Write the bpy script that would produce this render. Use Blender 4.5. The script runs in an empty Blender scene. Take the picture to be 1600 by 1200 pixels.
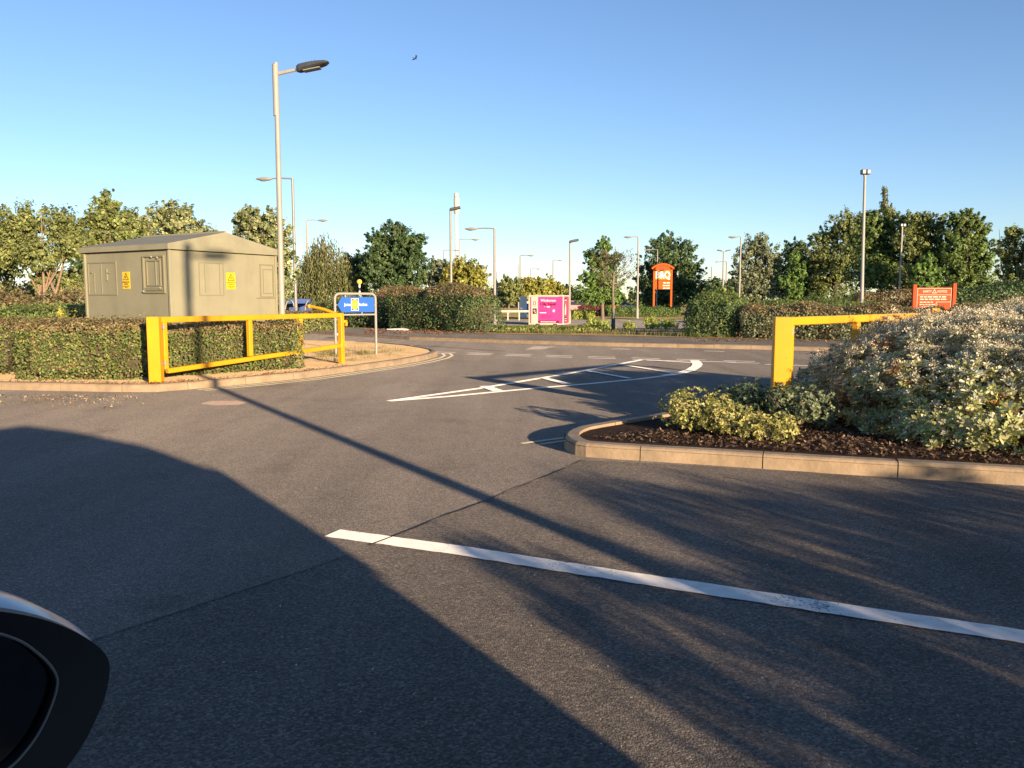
import bpy, bmesh, math, random
import numpy as np
from mathutils import Vector, Matrix

random.seed(7)
RNG = np.random.default_rng(11)
scn = bpy.context.scene
COL = scn.collection
PI = math.pi

# ------------------------------------------------------------------ camera geometry measured from the photo
F, HORIZON, CAMH = 1290.0, 468.0, 1.25
PITCH = math.atan((600 - HORIZON) / F)
CP, SP = math.cos(PITCH), math.sin(PITCH)

def ray(px, py):
    u, v = (px - 800) / F, (600 - py) / F
    return (u, CP + v * SP, -SP + v * CP)

def G(px, py, z=0.0):                      # point of the horizontal plane z seen at a pixel of the 1600x1200 photo
    d = ray(px, py)
    t = (z - CAMH) / d[2]
    return Vector((d[0] * t, d[1] * t, z))

def at(px, py, Y):                         # point at forward distance Y
    d = ray(px, py)
    t = Y / d[1]
    return Vector((d[0] * t, Y, CAMH + d[2] * t))

def terrain(y):
    t = min(max((y - 27) / 28.0, 0), 1)
    return -0.4 * t * t * (3 - 2 * t)

SUN_AZ = Vector((0.523, -0.852, 0)).normalized()   # towards the sun, on the ground
SUN_EL = math.radians(9.8)

# ------------------------------------------------------------------ materials
def new_mat(name):
    m = bpy.data.materials.new(name)
    m.use_nodes = True
    nt = m.node_tree
    b = nt.nodes['Principled BSDF']
    return m, nt, b

def N(nt, kind, **kw):
    n = nt.nodes.new(kind)
    for k, v in kw.items():
        setattr(n, k, v)
    return n

def ramp(nt, fac, stops):
    r = N(nt, 'ShaderNodeValToRGB')
    e = r.color_ramp.elements
    while len(e) < len(stops):
        e.new(0.5)
    for k, (p, c) in enumerate(stops):
        e[k].position = p
        e[k].color = (*c, 1) if len(c) == 3 else c
    nt.links.new(fac, r.inputs[0])
    return r.outputs[0]

def mixc(nt, fac, a, b, mode='MIX'):
    m = N(nt, 'ShaderNodeMix', data_type='RGBA', blend_type=mode)
    for sock, v in ((m.inputs[0], fac), (m.inputs[6], a), (m.inputs[7], b)):
        if hasattr(v, 'links'):
            nt.links.new(v, sock)
        elif isinstance(v, (int, float)):
            sock.default_value = v
        else:
            sock.default_value = (*v, 1)
    return m.outputs[2]

def noise(nt, vec, scale, detail=3, rough=0.55):
    n = N(nt, 'ShaderNodeTexNoise')
    n.inputs['Scale'].default_value = scale
    n.inputs['Detail'].default_value = detail
    n.inputs['Roughness'].default_value = rough
    nt.links.new(vec, n.inputs['Vector'])
    return n.outputs['Fac']

def geo_pos(nt):
    return N(nt, 'ShaderNodeNewGeometry').outputs['Position']

def obj_pos(nt):
    return N(nt, 'ShaderNodeTexCoord').outputs['Object']

def painted(name, col, rough=0.45, wear=0.12, scale=6.0, metallic=0.0, bump=0.0, grime=None, streak=0.0, rust=None):
    m, nt, b = new_mat(name)
    p = geo_pos(nt)
    f = noise(nt, p, scale, 5, 0.65)
    dark = tuple(c * (1 - wear) for c in col)
    light = tuple(min(1, c * (1 + wear * 0.6)) for c in col)
    c = ramp(nt, f, [(0.3, dark), (0.7, light)])
    if grime is not None:
        g = noise(nt, p, scale * 0.45, 6, 0.7)
        gm = ramp(nt, g, [(0.52, (0, 0, 0)), (0.72, (1, 1, 1))])
        c = mixc(nt, gm, c, grime)
    if streak:
        mp = N(nt, 'ShaderNodeMapping')
        mp.inputs['Scale'].default_value = (3.7, 3.7, 0.5)
        nt.links.new(p, mp.inputs[0])
        sm = ramp(nt, noise(nt, mp.outputs[0], 1.0, 5, 0.65), [(0.48, (1, 1, 1)), (0.75, (1 - streak,) * 3)])
        c = mixc(nt, 1.0, c, sm, 'MULTIPLY')
    if rust is not None:
        rm = ramp(nt, noise(nt, p, 34, 4, 0.75), [(0.66, (0, 0, 0)), (0.70, (1, 1, 1))])
        c = mixc(nt, rm, c, rust)
    nt.links.new(c, b.inputs['Base Color'])
    b.inputs['Roughness'].default_value = rough
    b.inputs['Metallic'].default_value = metallic
    if bump:
        bp = N(nt, 'ShaderNodeBump')
        bp.inputs['Strength'].default_value = bump
        bp.inputs['Distance'].default_value = 0.01
        nt.links.new(noise(nt, p, scale * 6, 4), bp.inputs['Height'])
        nt.links.new(bp.outputs[0], b.inputs['Normal'])
    return m

def asphalt(name, dark, light, agg=95.0, bump=0.6, dist=0.006, specks=True, patch=0.5):
    m, nt, b = new_mat(name)
    p = geo_pos(nt)
    big = noise(nt, p, 0.35, 5, 0.6)
    mid = noise(nt, p, 3.0, 4, 0.6)
    v = N(nt, 'ShaderNodeTexVoronoi')
    v.inputs['Scale'].default_value = agg
    nt.links.new(p, v.inputs['Vector'])
    stone = N(nt, 'ShaderNodeSeparateColor')
    nt.links.new(v.outputs['Color'], stone.inputs[0])
    base = ramp(nt, big, [(0.3, dark), (0.72, light)])
    base = mixc(nt, 0.35, base, ramp(nt, mid, [(0.35, dark), (0.65, light)]))
    mp = N(nt, 'ShaderNodeMapping'); mp.inputs['Rotation'].default_value = (0, 0, -0.53); mp.inputs['Scale'].default_value = (1.0, 0.09, 1)
    nt.links.new(p, mp.inputs[0])
    base = mixc(nt, 0.8, base, ramp(nt, noise(nt, mp.outputs[0], 1.5, 4, 0.55), [(0.36, (0.80, 0.80, 0.80)), (0.62, (1.10, 1.09, 1.08))]), 'MULTIPLY')
    base = mixc(nt, 1.0, base, ramp(nt, noise(nt, p, 1.1, 6, 0.7), [(0.57, (1, 1, 1)), (0.72, (0.72, 0.71, 0.70))]), 'MULTIPLY')
    st = ramp(nt, stone.outputs[0], [(0.0, (0.55, 0.55, 0.55)), (0.75, (1.1, 1.1, 1.1)), (1.0, (1.75, 1.7, 1.6))])
    c = mixc(nt, 1.0, base, st, 'MULTIPLY')
    if specks:
        v2 = N(nt, 'ShaderNodeTexVoronoi')
        v2.inputs['Scale'].default_value = 22.0
        nt.links.new(p, v2.inputs['Vector'])
        sc = N(nt, 'ShaderNodeSeparateColor')
        nt.links.new(v2.outputs['Color'], sc.inputs[0])
        near = N(nt, 'ShaderNodeMath', operation='LESS_THAN'); near.inputs[1].default_value = 0.085
        nt.links.new(v2.outputs['Distance'], near.inputs[0])
        rare = N(nt, 'ShaderNodeMath', operation='GREATER_THAN'); rare.inputs[1].default_value = 0.93
        nt.links.new(sc.outputs[1], rare.inputs[0])
        both = N(nt, 'ShaderNodeMath', operation='MULTIPLY')
        nt.links.new(near.outputs[0], both.inputs[0]); nt.links.new(rare.outputs[0], both.inputs[1])
        c = mixc(nt, both.outputs[0], c, (0.55, 0.5, 0.43))
    nt.links.new(c, b.inputs['Base Color'])
    b.inputs['Roughness'].default_value = 0.85
    b.inputs['Diffuse Roughness'].default_value = 1.0
    b.inputs['Specular IOR Level'].default_value = 0.15
    h = N(nt, 'ShaderNodeMath', operation='ADD')
    fine = noise(nt, p, agg * 2.2, 2)
    nt.links.new(v.outputs['Distance'], h.inputs[0])
    nt.links.new(fine, h.inputs[1])
    bp = N(nt, 'ShaderNodeBump', invert=True)
    bp.inputs['Strength'].default_value = bump
    bp.inputs['Distance'].default_value = dist
    nt.links.new(h.outputs[0], bp.inputs['Height'])
    nt.links.new(bp.outputs[0], b.inputs['Normal'])
    return m

def worn_paint(name, col, under, amount=0.5, agg=60.0):
    m, nt, b = new_mat(name)
    p = geo_pos(nt)
    f1 = noise(nt, p, 2.2, 4, 0.6)
    f2 = noise(nt, p, agg, 3, 0.7)
    s = N(nt, 'ShaderNodeMath', operation='MULTIPLY_ADD')
    nt.links.new(f1, s.inputs[0]); s.inputs[1].default_value = 0.8
    nt.links.new(f2, s.inputs[2])
    h = N(nt, 'ShaderNodeMath', operation='MULTIPLY'); h.inputs[1].default_value = 0.5
    nt.links.new(s.outputs[0], h.inputs[0])
    k = 0.65 - amount * 0.2
    mask = ramp(nt, h.outputs[0], [(0.0, (0, 0, 0)), (k, (0, 0, 0)), (k + 0.04, (1, 1, 1))])
    dirt = ramp(nt, noise(nt, p, 14, 4), [(0.3, tuple(c * 0.8 for c in col)), (0.7, col)])
    nt.links.new(mixc(nt, mask, dirt, under), b.inputs['Base Color'])
    b.inputs['Roughness'].default_value = 0.7
    b.inputs['Diffuse Roughness'].default_value = 1.0
    bp = N(nt, 'ShaderNodeBump')
    bp.inputs['Strength'].default_value = 0.3
    bp.inputs['Distance'].default_value = 0.004
    nt.links.new(f2, bp.inputs['Height'])
    nt.links.new(bp.outputs[0], b.inputs['Normal'])
    return m

def earth(name, stops, scale=2.0, bump=0.5, dist=0.02):
    m, nt, b = new_mat(name)
    p = geo_pos(nt)
    f = noise(nt, p, scale, 8, 0.68)
    c = ramp(nt, f, stops)
    f2 = noise(nt, p, scale * 22, 4, 0.7)
    c = mixc(nt, 1.0, c, ramp(nt, f2, [(0.3, (0.6, 0.6, 0.6)), (0.7, (1.25, 1.25, 1.25))]), 'MULTIPLY')
    nt.links.new(c, b.inputs['Base Color'])
    b.inputs['Roughness'].default_value = 0.95
    b.inputs['Specular IOR Level'].default_value = 0.1
    bp = N(nt, 'ShaderNodeBump')
    bp.inputs['Strength'].default_value = bump
    bp.inputs['Distance'].default_value = dist
    b.inputs['Diffuse Roughness'].default_value = 1.0
    nt.links.new(f2, bp.inputs['Height'])
    nt.links.new(bp.outputs[0], b.inputs['Normal'])
    return m

def leaf_material(name, rough=0.5, trans=0.25, spec=0.3):
    m, nt, b = new_mat(name)
    a = N(nt, 'ShaderNodeAttribute', attribute_name='leaf_color')
    nt.links.new(a.outputs['Color'], b.inputs['Base Color'])
    b.inputs['Roughness'].default_value = rough
    b.inputs['Specular IOR Level'].default_value = spec
    t = N(nt, 'ShaderNodeBsdfTranslucent')
    nt.links.new(mixc(nt, 1.0, a.outputs['Color'], (1.25, 1.2, 0.6), 'MULTIPLY'), t.inputs['Color'])
    mx = N(nt, 'ShaderNodeMixShader')
    mx.inputs[0].default_value = trans
    nt.links.new(b.outputs[0], mx.inputs[1]); nt.links.new(t.outputs[0], mx.inputs[2])
    nt.links.new(mx.outputs[0], nt.nodes['Material Output'].inputs['Surface'])
    return m

M = {}
M['car_park'] = asphalt('coarse_asphalt', (0.128, 0.113, 0.099), (0.178, 0.155, 0.134), 125, 0.85, 0.005)
M['road'] = asphalt('worn_road_asphalt', (0.152, 0.134, 0.118), (0.202, 0.176, 0.152), 150, 0.7, 0.004)
M['far_asphalt'] = asphalt('far_asphalt', (0.14, 0.13, 0.12), (0.19, 0.175, 0.16), 60, 0.3, 0.004, False)
M['path'] = asphalt('footpath_asphalt', (0.085, 0.078, 0.072), (0.12, 0.11, 0.10), 90, 0.5, 0.005, False)
M['seam'] = painted('bitumen_seam', (0.030, 0.028, 0.027), 0.75, 0.4, 30)
M['white_line'] = worn_paint('worn_white_paint', (0.76, 0.72, 0.66), (0.16, 0.15, 0.135), 0.66)
M['hatch_line'] = worn_paint('road_white_paint', (0.66, 0.62, 0.565), (0.2, 0.18, 0.165), 0.18)
M['dash_line'] = worn_paint('worn_dash_paint', (0.48, 0.45, 0.41), (0.2, 0.18, 0.165), 0.55)
M['faded_line'] = worn_paint('faded_white_paint', (0.56, 0.53, 0.48), (0.16, 0.15, 0.14), 0.30)
M['yellow_line'] = worn_paint('faded_yellow_paint', (0.44, 0.385, 0.25), (0.17, 0.155, 0.14), 0.62)
M['kerb'] = painted('buff_kerb_concrete', (0.335, 0.245, 0.155), 0.9, 0.28, 5, bump=0.45, grime=(0.235, 0.18, 0.12))
M['rust_stain'] = earth('rust_stain', [(0.35, (0.25, 0.16, 0.125)), (0.65, (0.235, 0.205, 0.18))], 5, 0.4, 0.004)
M['pale_patch'] = asphalt('pale_patch', (0.22, 0.21, 0.19), (0.28, 0.26, 0.24), 90, 0.4, 0.004, False)
M['dry_ground'] = earth('dry_trodden_ground', [(0.3, (0.255, 0.170, 0.088)), (0.5, (0.37, 0.262, 0.148)), (0.7, (0.30, 0.24, 0.115))], 1.6, 0.4, 0.006)
M['verge'] = earth('dry_verge', [(0.3, (0.16, 0.10, 0.05)), (0.5, (0.20, 0.14, 0.07)), (0.7, (0.14, 0.14, 0.05))], 0.7)
M['ground'] = earth('dry_grassland', [(0.3, (0.10, 0.10, 0.035)), (0.55, (0.19, 0.15, 0.065)), (0.75, (0.12, 0.13, 0.045))], 0.25)
M['mulch'] = earth('bark_mulch', [(0.3, (0.035, 0.022, 0.016)), (0.55, (0.075, 0.046, 0.032)), (0.75, (0.12, 0.08, 0.055))], 14, 1.0, 0.03)
M['leaf'] = leaf_material('foliage')
M['silver_leaf'] = leaf_material('silver_foliage', 0.6, 0.15, 0.25)
M['seed_head'] = leaf_material('dried_seed_heads', 0.9, 0.2, 0.1)
M['bark'] = painted('tree_bark', (0.20, 0.155, 0.11), 0.9, 0.4, 9, bump=0.5)
M['pale_bark'] = painted('pale_tree_bark', (0.28, 0.19, 0.125), 0.9, 0.3, 9, bump=0.4)
M['dark_bark'] = painted('dark_tree_bark', (0.085, 0.065, 0.05), 0.9, 0.4, 9, bump=0.5)
M['twig'] = painted('hedge_twigs', (0.085, 0.07, 0.04), 0.95, 0.4, 9)
M['yellow'] = painted('yellow_gloss_paint', (0.69, 0.32, 0.006), 0.42, 0.10, 3, grime=(0.55, 0.22, 0.010), rust=(0.22, 0.10, 0.03))
M['kiosk'] = painted('khaki_kiosk_paint', (0.262, 0.246, 0.160), 0.65, 0.09, 2.2, bump=0.06, streak=0.16)
M['kiosk_trim'] = painted('khaki_trim_paint', (0.21, 0.196, 0.124), 0.6, 0.1, 4)
M['kiosk_roof'] = painted('weathered_roof_paint', (0.26, 0.243, 0.16), 0.7, 0.16, 3, bump=0.1)
M['steel'] = painted('galvanised_steel', (0.27, 0.25, 0.22), 0.5, 0.12, 7, metallic=0.3)
M['pale_steel'] = painted('pale_painted_steel', (0.31, 0.29, 0.25), 0.5, 0.1, 5)
M['dark_metal'] = painted('dark_grey_metal', (0.055, 0.058, 0.065), 0.45, 0.15, 8)
M['lens'] = painted('lamp_lens', (0.22, 0.22, 0.22), 0.2, 0.05, 8)
M['white'] = painted('white_paint', (0.72, 0.70, 0.66), 0.5, 0.06, 4)
M['cream'] = painted('cream_paint', (0.52, 0.47, 0.38), 0.5, 0.07, 3)
M['blue_sign'] = painted('blue_sign_face', (0.022, 0.115, 0.46), 0.35, 0.06, 3)
M['sign_yellow'] = painted('sign_yellow', (0.85, 0.62, 0.01), 0.4, 0.05, 4)
M['sign_red'] = painted('sign_red', (0.55, 0.02, 0.02), 0.4, 0.05, 4)
M['sign_blue'] = painted('sign_logo_blue', (0.02, 0.06, 0.35), 0.4, 0.05, 4)
M['warning_yellow'] = painted('warning_sign_yellow', (0.80, 0.50, 0.01), 0.4, 0.05, 4)
M['black'] = painted('black_print', (0.015, 0.015, 0.015), 0.5, 0.1, 6)
M['pink'] = painted('hot_pink_panel', (0.62, 0.045, 0.25), 0.5, 0.05, 3)
M['dark_pink'] = painted('dark_magenta_print', (0.16, 0.004, 0.05), 0.5, 0.05, 4)
M['mid_pink'] = painted('soft_magenta_print', (0.38, 0.014, 0.13), 0.5, 0.05, 4)
M['red_pink'] = painted('coral_pink_panel', (0.70, 0.06, 0.16), 0.45, 0.05, 4)
M['skin_print'] = painted('portrait_print', (0.45, 0.33, 0.28), 0.5, 0.1, 4)
M['orange'] = painted('orange_sign_paint', (0.50, 0.088, 0.006), 0.9, 0.06, 3)
M['amber'] = painted('amber_sign_face', (0.50, 0.175, 0.010), 0.9, 0.06, 3)
M['red_sign'] = painted('red_orange_sign_paint', (0.48, 0.060, 0.006), 0.8, 0.1, 3)
M['sign_text'] = painted('pale_sign_lettering', (0.60, 0.48, 0.38), 0.5, 0.05, 3)
M['shelter_blue'] = painted('blue_shelter_panel', (0.06, 0.11, 0.30), 0.35, 0.1, 3)
M['red_car'] = painted('red_car_paint', (0.50, 0.02, 0.02), 0.25, 0.05, 2)
M['maroon_car'] = painted('maroon_car_paint', (0.28, 0.03, 0.05), 0.25, 0.05, 2)
M['silver_car'] = painted('silver_car_paint', (0.42, 0.43, 0.45), 0.25, 0.05, 2, metallic=0.3)
M['white_car'] = painted('white_car_paint', (0.70, 0.70, 0.69), 0.25, 0.04, 2)
M['own_car'] = painted('blue_grey_car_paint', (0.40, 0.43, 0.48), 0.2, 0.03, 2)
M['trim'] = painted('black_plastic_trim', (0.010, 0.010, 0.011), 0.6, 0.2, 20)
M['rubber'] = painted('tyre_rubber', (0.025, 0.025, 0.025), 0.85, 0.2, 20)
M['car_glass'] = painted('dark_car_glass', (0.03, 0.035, 0.04), 0.1, 0.1, 2)
M['seat_cloth'] = painted('dark_seat_cloth', (0.05, 0.05, 0.055), 0.9, 0.2, 20)
M['plumage'] = painted('dark_plumage', (0.03, 0.03, 0.035), 0.8, 0.2, 20)
M['globe'] = painted('amber_globe', (0.80, 0.55, 0.08), 0.25, 0.05, 4)
M['litter'] = painted('pale_litter', (0.7, 0.66, 0.6), 0.8, 0.1, 10)
M['building'] = painted('pale_render', (0.55, 0.53, 0.48), 0.8, 0.08, 1)

m, nt, b = new_mat('mirror_glass')
b.inputs['Base Color'].default_value = (0.10, 0.11, 0.12, 1)
b.inputs['Metallic'].default_value = 1.0
nt.links.new(ramp(nt, noise(nt, obj_pos(nt), 30, 3), [(0.3, (0.03,) * 3), (0.8, (0.09,) * 3)]), b.inputs['Roughness'])
M['mirror_glass'] = m
m, nt, b = new_mat('tinted_window')
tr = N(nt, 'ShaderNodeBsdfTransparent'); tr.inputs[0].default_value = (0.10, 0.11, 0.11, 1)
gl = N(nt, 'ShaderNodeBsdfGlossy'); gl.inputs['Roughness'].default_value = 0.03
fr = N(nt, 'ShaderNodeFresnel'); fr.inputs[0].default_value = 1.45
mx = N(nt, 'ShaderNodeMixShader')
nt.links.new(fr.outputs[0], mx.inputs[0]); nt.links.new(tr.outputs[0], mx.inputs[1]); nt.links.new(gl.outputs[0], mx.inputs[2])
nt.links.new(mx.outputs[0], nt.nodes['Material Output'].inputs['Surface'])
M['window'] = m

# ------------------------------------------------------------------ object helpers
def link(name, me, mat=None, parent=None):
    o = bpy.data.objects.new(name, me)
    COL.objects.link(o)
    if mat is not None and me is not None:
        me.materials.clear()
        me.materials.append(M[mat] if isinstance(mat, str) else mat)
    if parent is not None:
        o.parent = parent
    return o

def tag(o, label=None, cat=None, group=None, kind=None):
    if label: o['label'] = label
    if cat: o['category'] = cat
    if group: o['group'] = group
    if kind: o['kind'] = kind
    return o

def thing(name, label, cat, loc=(0, 0, 0), rz=0.0, group=None):
    o = bpy.data.objects.new(name, None)
    o.empty_display_size = 0.3
    COL.objects.link(o)
    o.location = loc
    o.rotation_euler = (0, 0, rz)
    return tag(o, label, cat, group)

def copy_tree(o, parent=None):
    c = o.copy()
    COL.objects.link(c)
    c.parent = parent
    for ch in list(o.children):
        copy_tree(ch, c)
    return c

class MB:
    def __init__(s):
        s.v, s.f = [], []
    def add(s, vs, fs):
        k = len(s.v)
        s.v.extend([tuple(p) for p in vs])
        s.f.extend([tuple(i + k for i in f) for f in fs])
        return s
    def box(s, c, size, rz=0.0, bevel=0.0, ry=0.0):
        hx, hy, hz = size[0] / 2, size[1] / 2, size[2] / 2
        R = Matrix.Rotation(rz, 3, 'Z') @ Matrix.Rotation(ry, 3, 'Y')
        if bevel <= 0:
            pts = [Vector((x, y, z)) for z in (-hz, hz) for x, y in ((-hx, -hy), (hx, -hy), (hx, hy), (-hx, hy))]
            fs = [(3, 2, 1, 0), (4, 5, 6, 7), (0, 1, 5, 4), (1, 2, 6, 5), (2, 3, 7, 6), (3, 0, 4, 7)]
        else:
            e = bevel
            ring = lambda ix, iy: [(-hx + ix, -hy + iy + e), (-hx + ix + e, -hy + iy), (hx - ix - e, -hy + iy), (hx - ix, -hy + iy + e),
                                   (hx - ix, hy - iy - e), (hx - ix - e, hy - iy), (-hx + ix + e, hy - iy), (-hx + ix, hy - iy - e)]
            pts = []
            for z, i in ((-hz, e), (-hz + e, 0), (hz - e, 0), (hz, e)):
                pts += [Vector((x, y, z)) for x, y in ring(i * 0.999, i * 0.999)]
            fs = [tuple(range(7, -1, -1)), tuple(range(24, 32))]
            for r in range(3):
                for k in range(8):
                    a, b2 = r * 8 + k, r * 8 + (k + 1) % 8
                    fs.append((a, b2, b2 + 8, a + 8))
        cc = Vector(c)
        return s.add([R @ p + cc for p in pts], fs)
    def tube(s, pts, radii, n=10, cap=True):
        pts = [Vector(p) for p in pts]
        if isinstance(radii, (int, float)):
            radii = [radii] * len(pts)
        vs, fs = [], []
        prev = None
        for i, p in enumerate(pts):
            d = (pts[min(i + 1, len(pts) - 1)] - pts[max(i - 1, 0)]).normalized()
            if prev is None:
                a = d.orthogonal().normalized()
            else:
                a = (prev - d * prev.dot(d))
                a = a.normalized() if a.length > 1e-6 else d.orthogonal().normalized()
            prev = a
            b2 = d.cross(a)
            for k in range(n):
                t = 2 * PI * k / n
                vs.append(p + (a * math.cos(t) + b2 * math.sin(t)) * radii[i])
        for i in range(len(pts) - 1):
            for k in range(n):
                q = (k + 1) % n
                fs.append((i * n + k, i * n + q, (i + 1) * n + q, (i + 1) * n + k))
        if cap:
            fs.append(tuple(range(n - 1, -1, -1)))
            fs.append(tuple((len(pts) - 1) * n + k for k in range(n)))
        return s.add(vs, fs)
    def prism(s, poly, o, u, v, depth):
        """polygon poly [(a,b)] in the plane o + a*u + b*v, thickened by depth along u x v"""
        o, u, v = Vector(o), Vector(u).normalized(), Vector(v).normalized()
        n = u.cross(v)
        k = len(poly)
        vs = [o + u * a + v * b2 for a, b2 in poly] + [o + u * a + v * b2 + n * depth for a, b2 in poly]
        fs = [tuple(range(k - 1, -1, -1)), tuple(range(k, 2 * k))] + [(i, (i + 1) % k, k + (i + 1) % k, k + i) for i in range(k)]
        return s.add(vs, fs)
    def ball(s, c, r, n=12, m=8, scale=(1, 1, 1)):
        vs, fs = [], []
        for i in range(m + 1):
            th = PI * i / m
            for k in range(n):
                ph = 2 * PI * k / n
                vs.append((c[0] + r * scale[0] * math.sin(th) * math.cos(ph), c[1] + r * scale[1] * math.sin(th) * math.sin(ph), c[2] + r * scale[2] * math.cos(th)))
        for i in range(m):
            for k in range(n):
                q = (k + 1) % n
                fs.append((i * n + k, (i + 1) * n + k, (i + 1) * n + q, i * n + q))
        return s.add(vs, fs)
    def loft(s, rings, close=True):
        n = len(rings[0])
        vs = [p for r in rings for p in r]
        fs = []
        for i in range(len(rings) - 1):
            for k in range(n):
                q = (k + 1) % n
                fs.append((i * n + k, i * n + q, (i + 1) * n + q, (i + 1) * n + k))
        if close:
            fs.append(tuple(range(n - 1, -1, -1)))
            fs.append(tuple((len(rings) - 1) * n + k for k in range(n)))
        return s.add(vs, fs)
    def mesh(s, name, smooth=False):
        me = bpy.data.meshes.new(name)
        me.from_pydata(s.v, [], s.f)
        bm = bmesh.new(); bm.from_mesh(me)
        bmesh.ops.remove_doubles(bm, verts=bm.verts, dist=1e-6)
        bmesh.ops.recalc_face_normals(bm, faces=bm.faces)
        bm.to_mesh(me); bm.free()
        if smooth:
            for p in me.polygons: p.use_smooth = True
            try: me.set_sharp_from_angle(angle=math.radians(40))
            except Exception: pass
        me.update()
        return me
    def build(s, name, mat, parent=None, smooth=False):
        return link(name, s.mesh(name, smooth), mat, parent)

def sheet(name, poly, z, mat, kind='structure', zf=None):
    bm = bmesh.new()
    vs = [bm.verts.new((p[0], p[1], z if zf is None else zf(p[0], p[1]))) for p in poly]
    f = bm.faces.new(vs)
    bmesh.ops.recalc_face_normals(bm, faces=[f])
    if f.normal.z < 0: f.normal_flip()
    bmesh.ops.triangulate(bm, faces=[f])
    me = bpy.data.meshes.new(name)
    bm.to_mesh(me); bm.free()
    return tag(link(name, me, mat), kind=kind)

def strip_polys(path, width, jitter=0.0, seg=0.25, ragged=0.0):
    """a ribbon along a 2-D path as quads"""
    pts = [Vector((p[0], p[1])) for p in path]
    fine = []
    for a, b2 in zip(pts[:-1], pts[1:]):
        k = max(1, int((b2 - a).length / seg))
        fine += [a.lerp(b2, i / k) for i in range(k)]
    fine.append(pts[-1])
    vs, fs = [], []
    for i, p in enumerate(fine):
        d = (fine[min(i + 1, len(fine) - 1)] - fine[max(i - 1, 0)]).normalized()
        n = Vector((-d.y, d.x))
        j = random.uniform(-jitter, jitter)
        w1 = width / 2 * (1 + random.uniform(-ragged, ragged)); w2 = width / 2 * (1 + random.uniform(-ragged, ragged))
        vs += [p + n * (w1 + j), p + n * (-w2 + j)]
    for i in range(len(fine) - 1):
        fs.append((2 * i, 2 * i + 1, 2 * i + 3, 2 * i + 2))
    return vs, fs

def marking(name, strips, z, mat):
    mb = MB()
    for path, w, *rest in strips:
        vs, fs = strip_polys(path, w, *(rest[0] if rest else ()))
        mb.add([(p.x, p.y, z) for p in vs], fs)
    me = bpy.data.meshes.new(name)
    me.from_pydata(mb.v, [], mb.f)
    bm = bmesh.new(); bm.from_mesh(me)
    for f in bm.faces:
        f.normal_update()
        if f.normal.z < 0: f.normal_flip()
    bm.to_mesh(me); bm.free()
    return tag(link(name, me, mat), kind='structure')

def kerb(name, path, side, width=0.125, h=0.11, stone=0.915, closed=False, gap=0.008, z0=-0.02):
    """kerb stones along path (outer bottom edge); side=+1 body to the left of travel"""
    pts = [Vector((p[0], p[1])) for p in path]
    if closed: pts.append(pts[0])
    d = [0.0]
    for a, b2 in zip(pts[:-1], pts[1:]): d.append(d[-1] + (b2 - a).length)
    def sample(t):
        t = min(max(t, 0), d[-1])
        for i in range(len(pts) - 1):
            if t <= d[i + 1] + 1e-9:
                L = max(d[i + 1] - d[i], 1e-9)
                return pts[i].lerp(pts[i + 1], (t - d[i]) / L)
        return pts[-1]
    def nrm(t):
        e = 0.05
        v = (sample(t + e) - sample(t - e))
        if closed and (t < e or t > d[-1] - e):
            v = (sample((t + e) % d[-1]) - sample((t - e) % d[-1]))
        v = v.normalized()
        return Vector((-v.y, v.x)) * side
    prof = [(0.0, z0), (0.006, h - 0.03), (0.014, h - 0.010), (0.032, h), (width, h), (width, z0)]
    mb = MB()
    t = 0.0
    while t < d[-1] - 0.02:
        e = min(t + stone, d[-1])
        cuts = [t + gap / 2] + [x for x in d if t + 0.03 < x < e - 0.03] + [e - gap / 2]
        k2 = []
        for a, b2 in zip(cuts[:-1], cuts[1:]):
            nseg = max(1, int((b2 - a) / 0.3))
            k2 += [a + (b2 - a) * q / nseg for q in range(nseg)]
        k2.append(cuts[-1])
        rings = []
        dz = random.uniform(-0.003, 0.003)
        for q in k2:
            p, n = sample(q), nrm(q)
            rings.append([(p.x + n.x * a, p.y + n.y * a, z + (dz if z > 0 else 0)) for a, z in prof])
        mb.loft(rings)
        t = e
    return tag(mb.build(name, 'kerb', None), kind='structure')

# ------------------------------------------------------------------ leaves (numpy)
def unit(a):
    return a / np.maximum(np.linalg.norm(a, axis=1, keepdims=True), 1e-9)

def rand_dirs(n):
    return unit(RNG.normal(size=(n, 3)))

SHAPES = {'quad': np.array([(-0.5, 0.0), (0.05, 0.5), (0.5, 0.0), (0.05, -0.5)]),
          'hex': np.array([(-0.5, 0.0), (-0.12, 0.32), (0.26, 0.5), (0.5, 0.0), (0.26, -0.5), (-0.12, -0.32)])}

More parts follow.
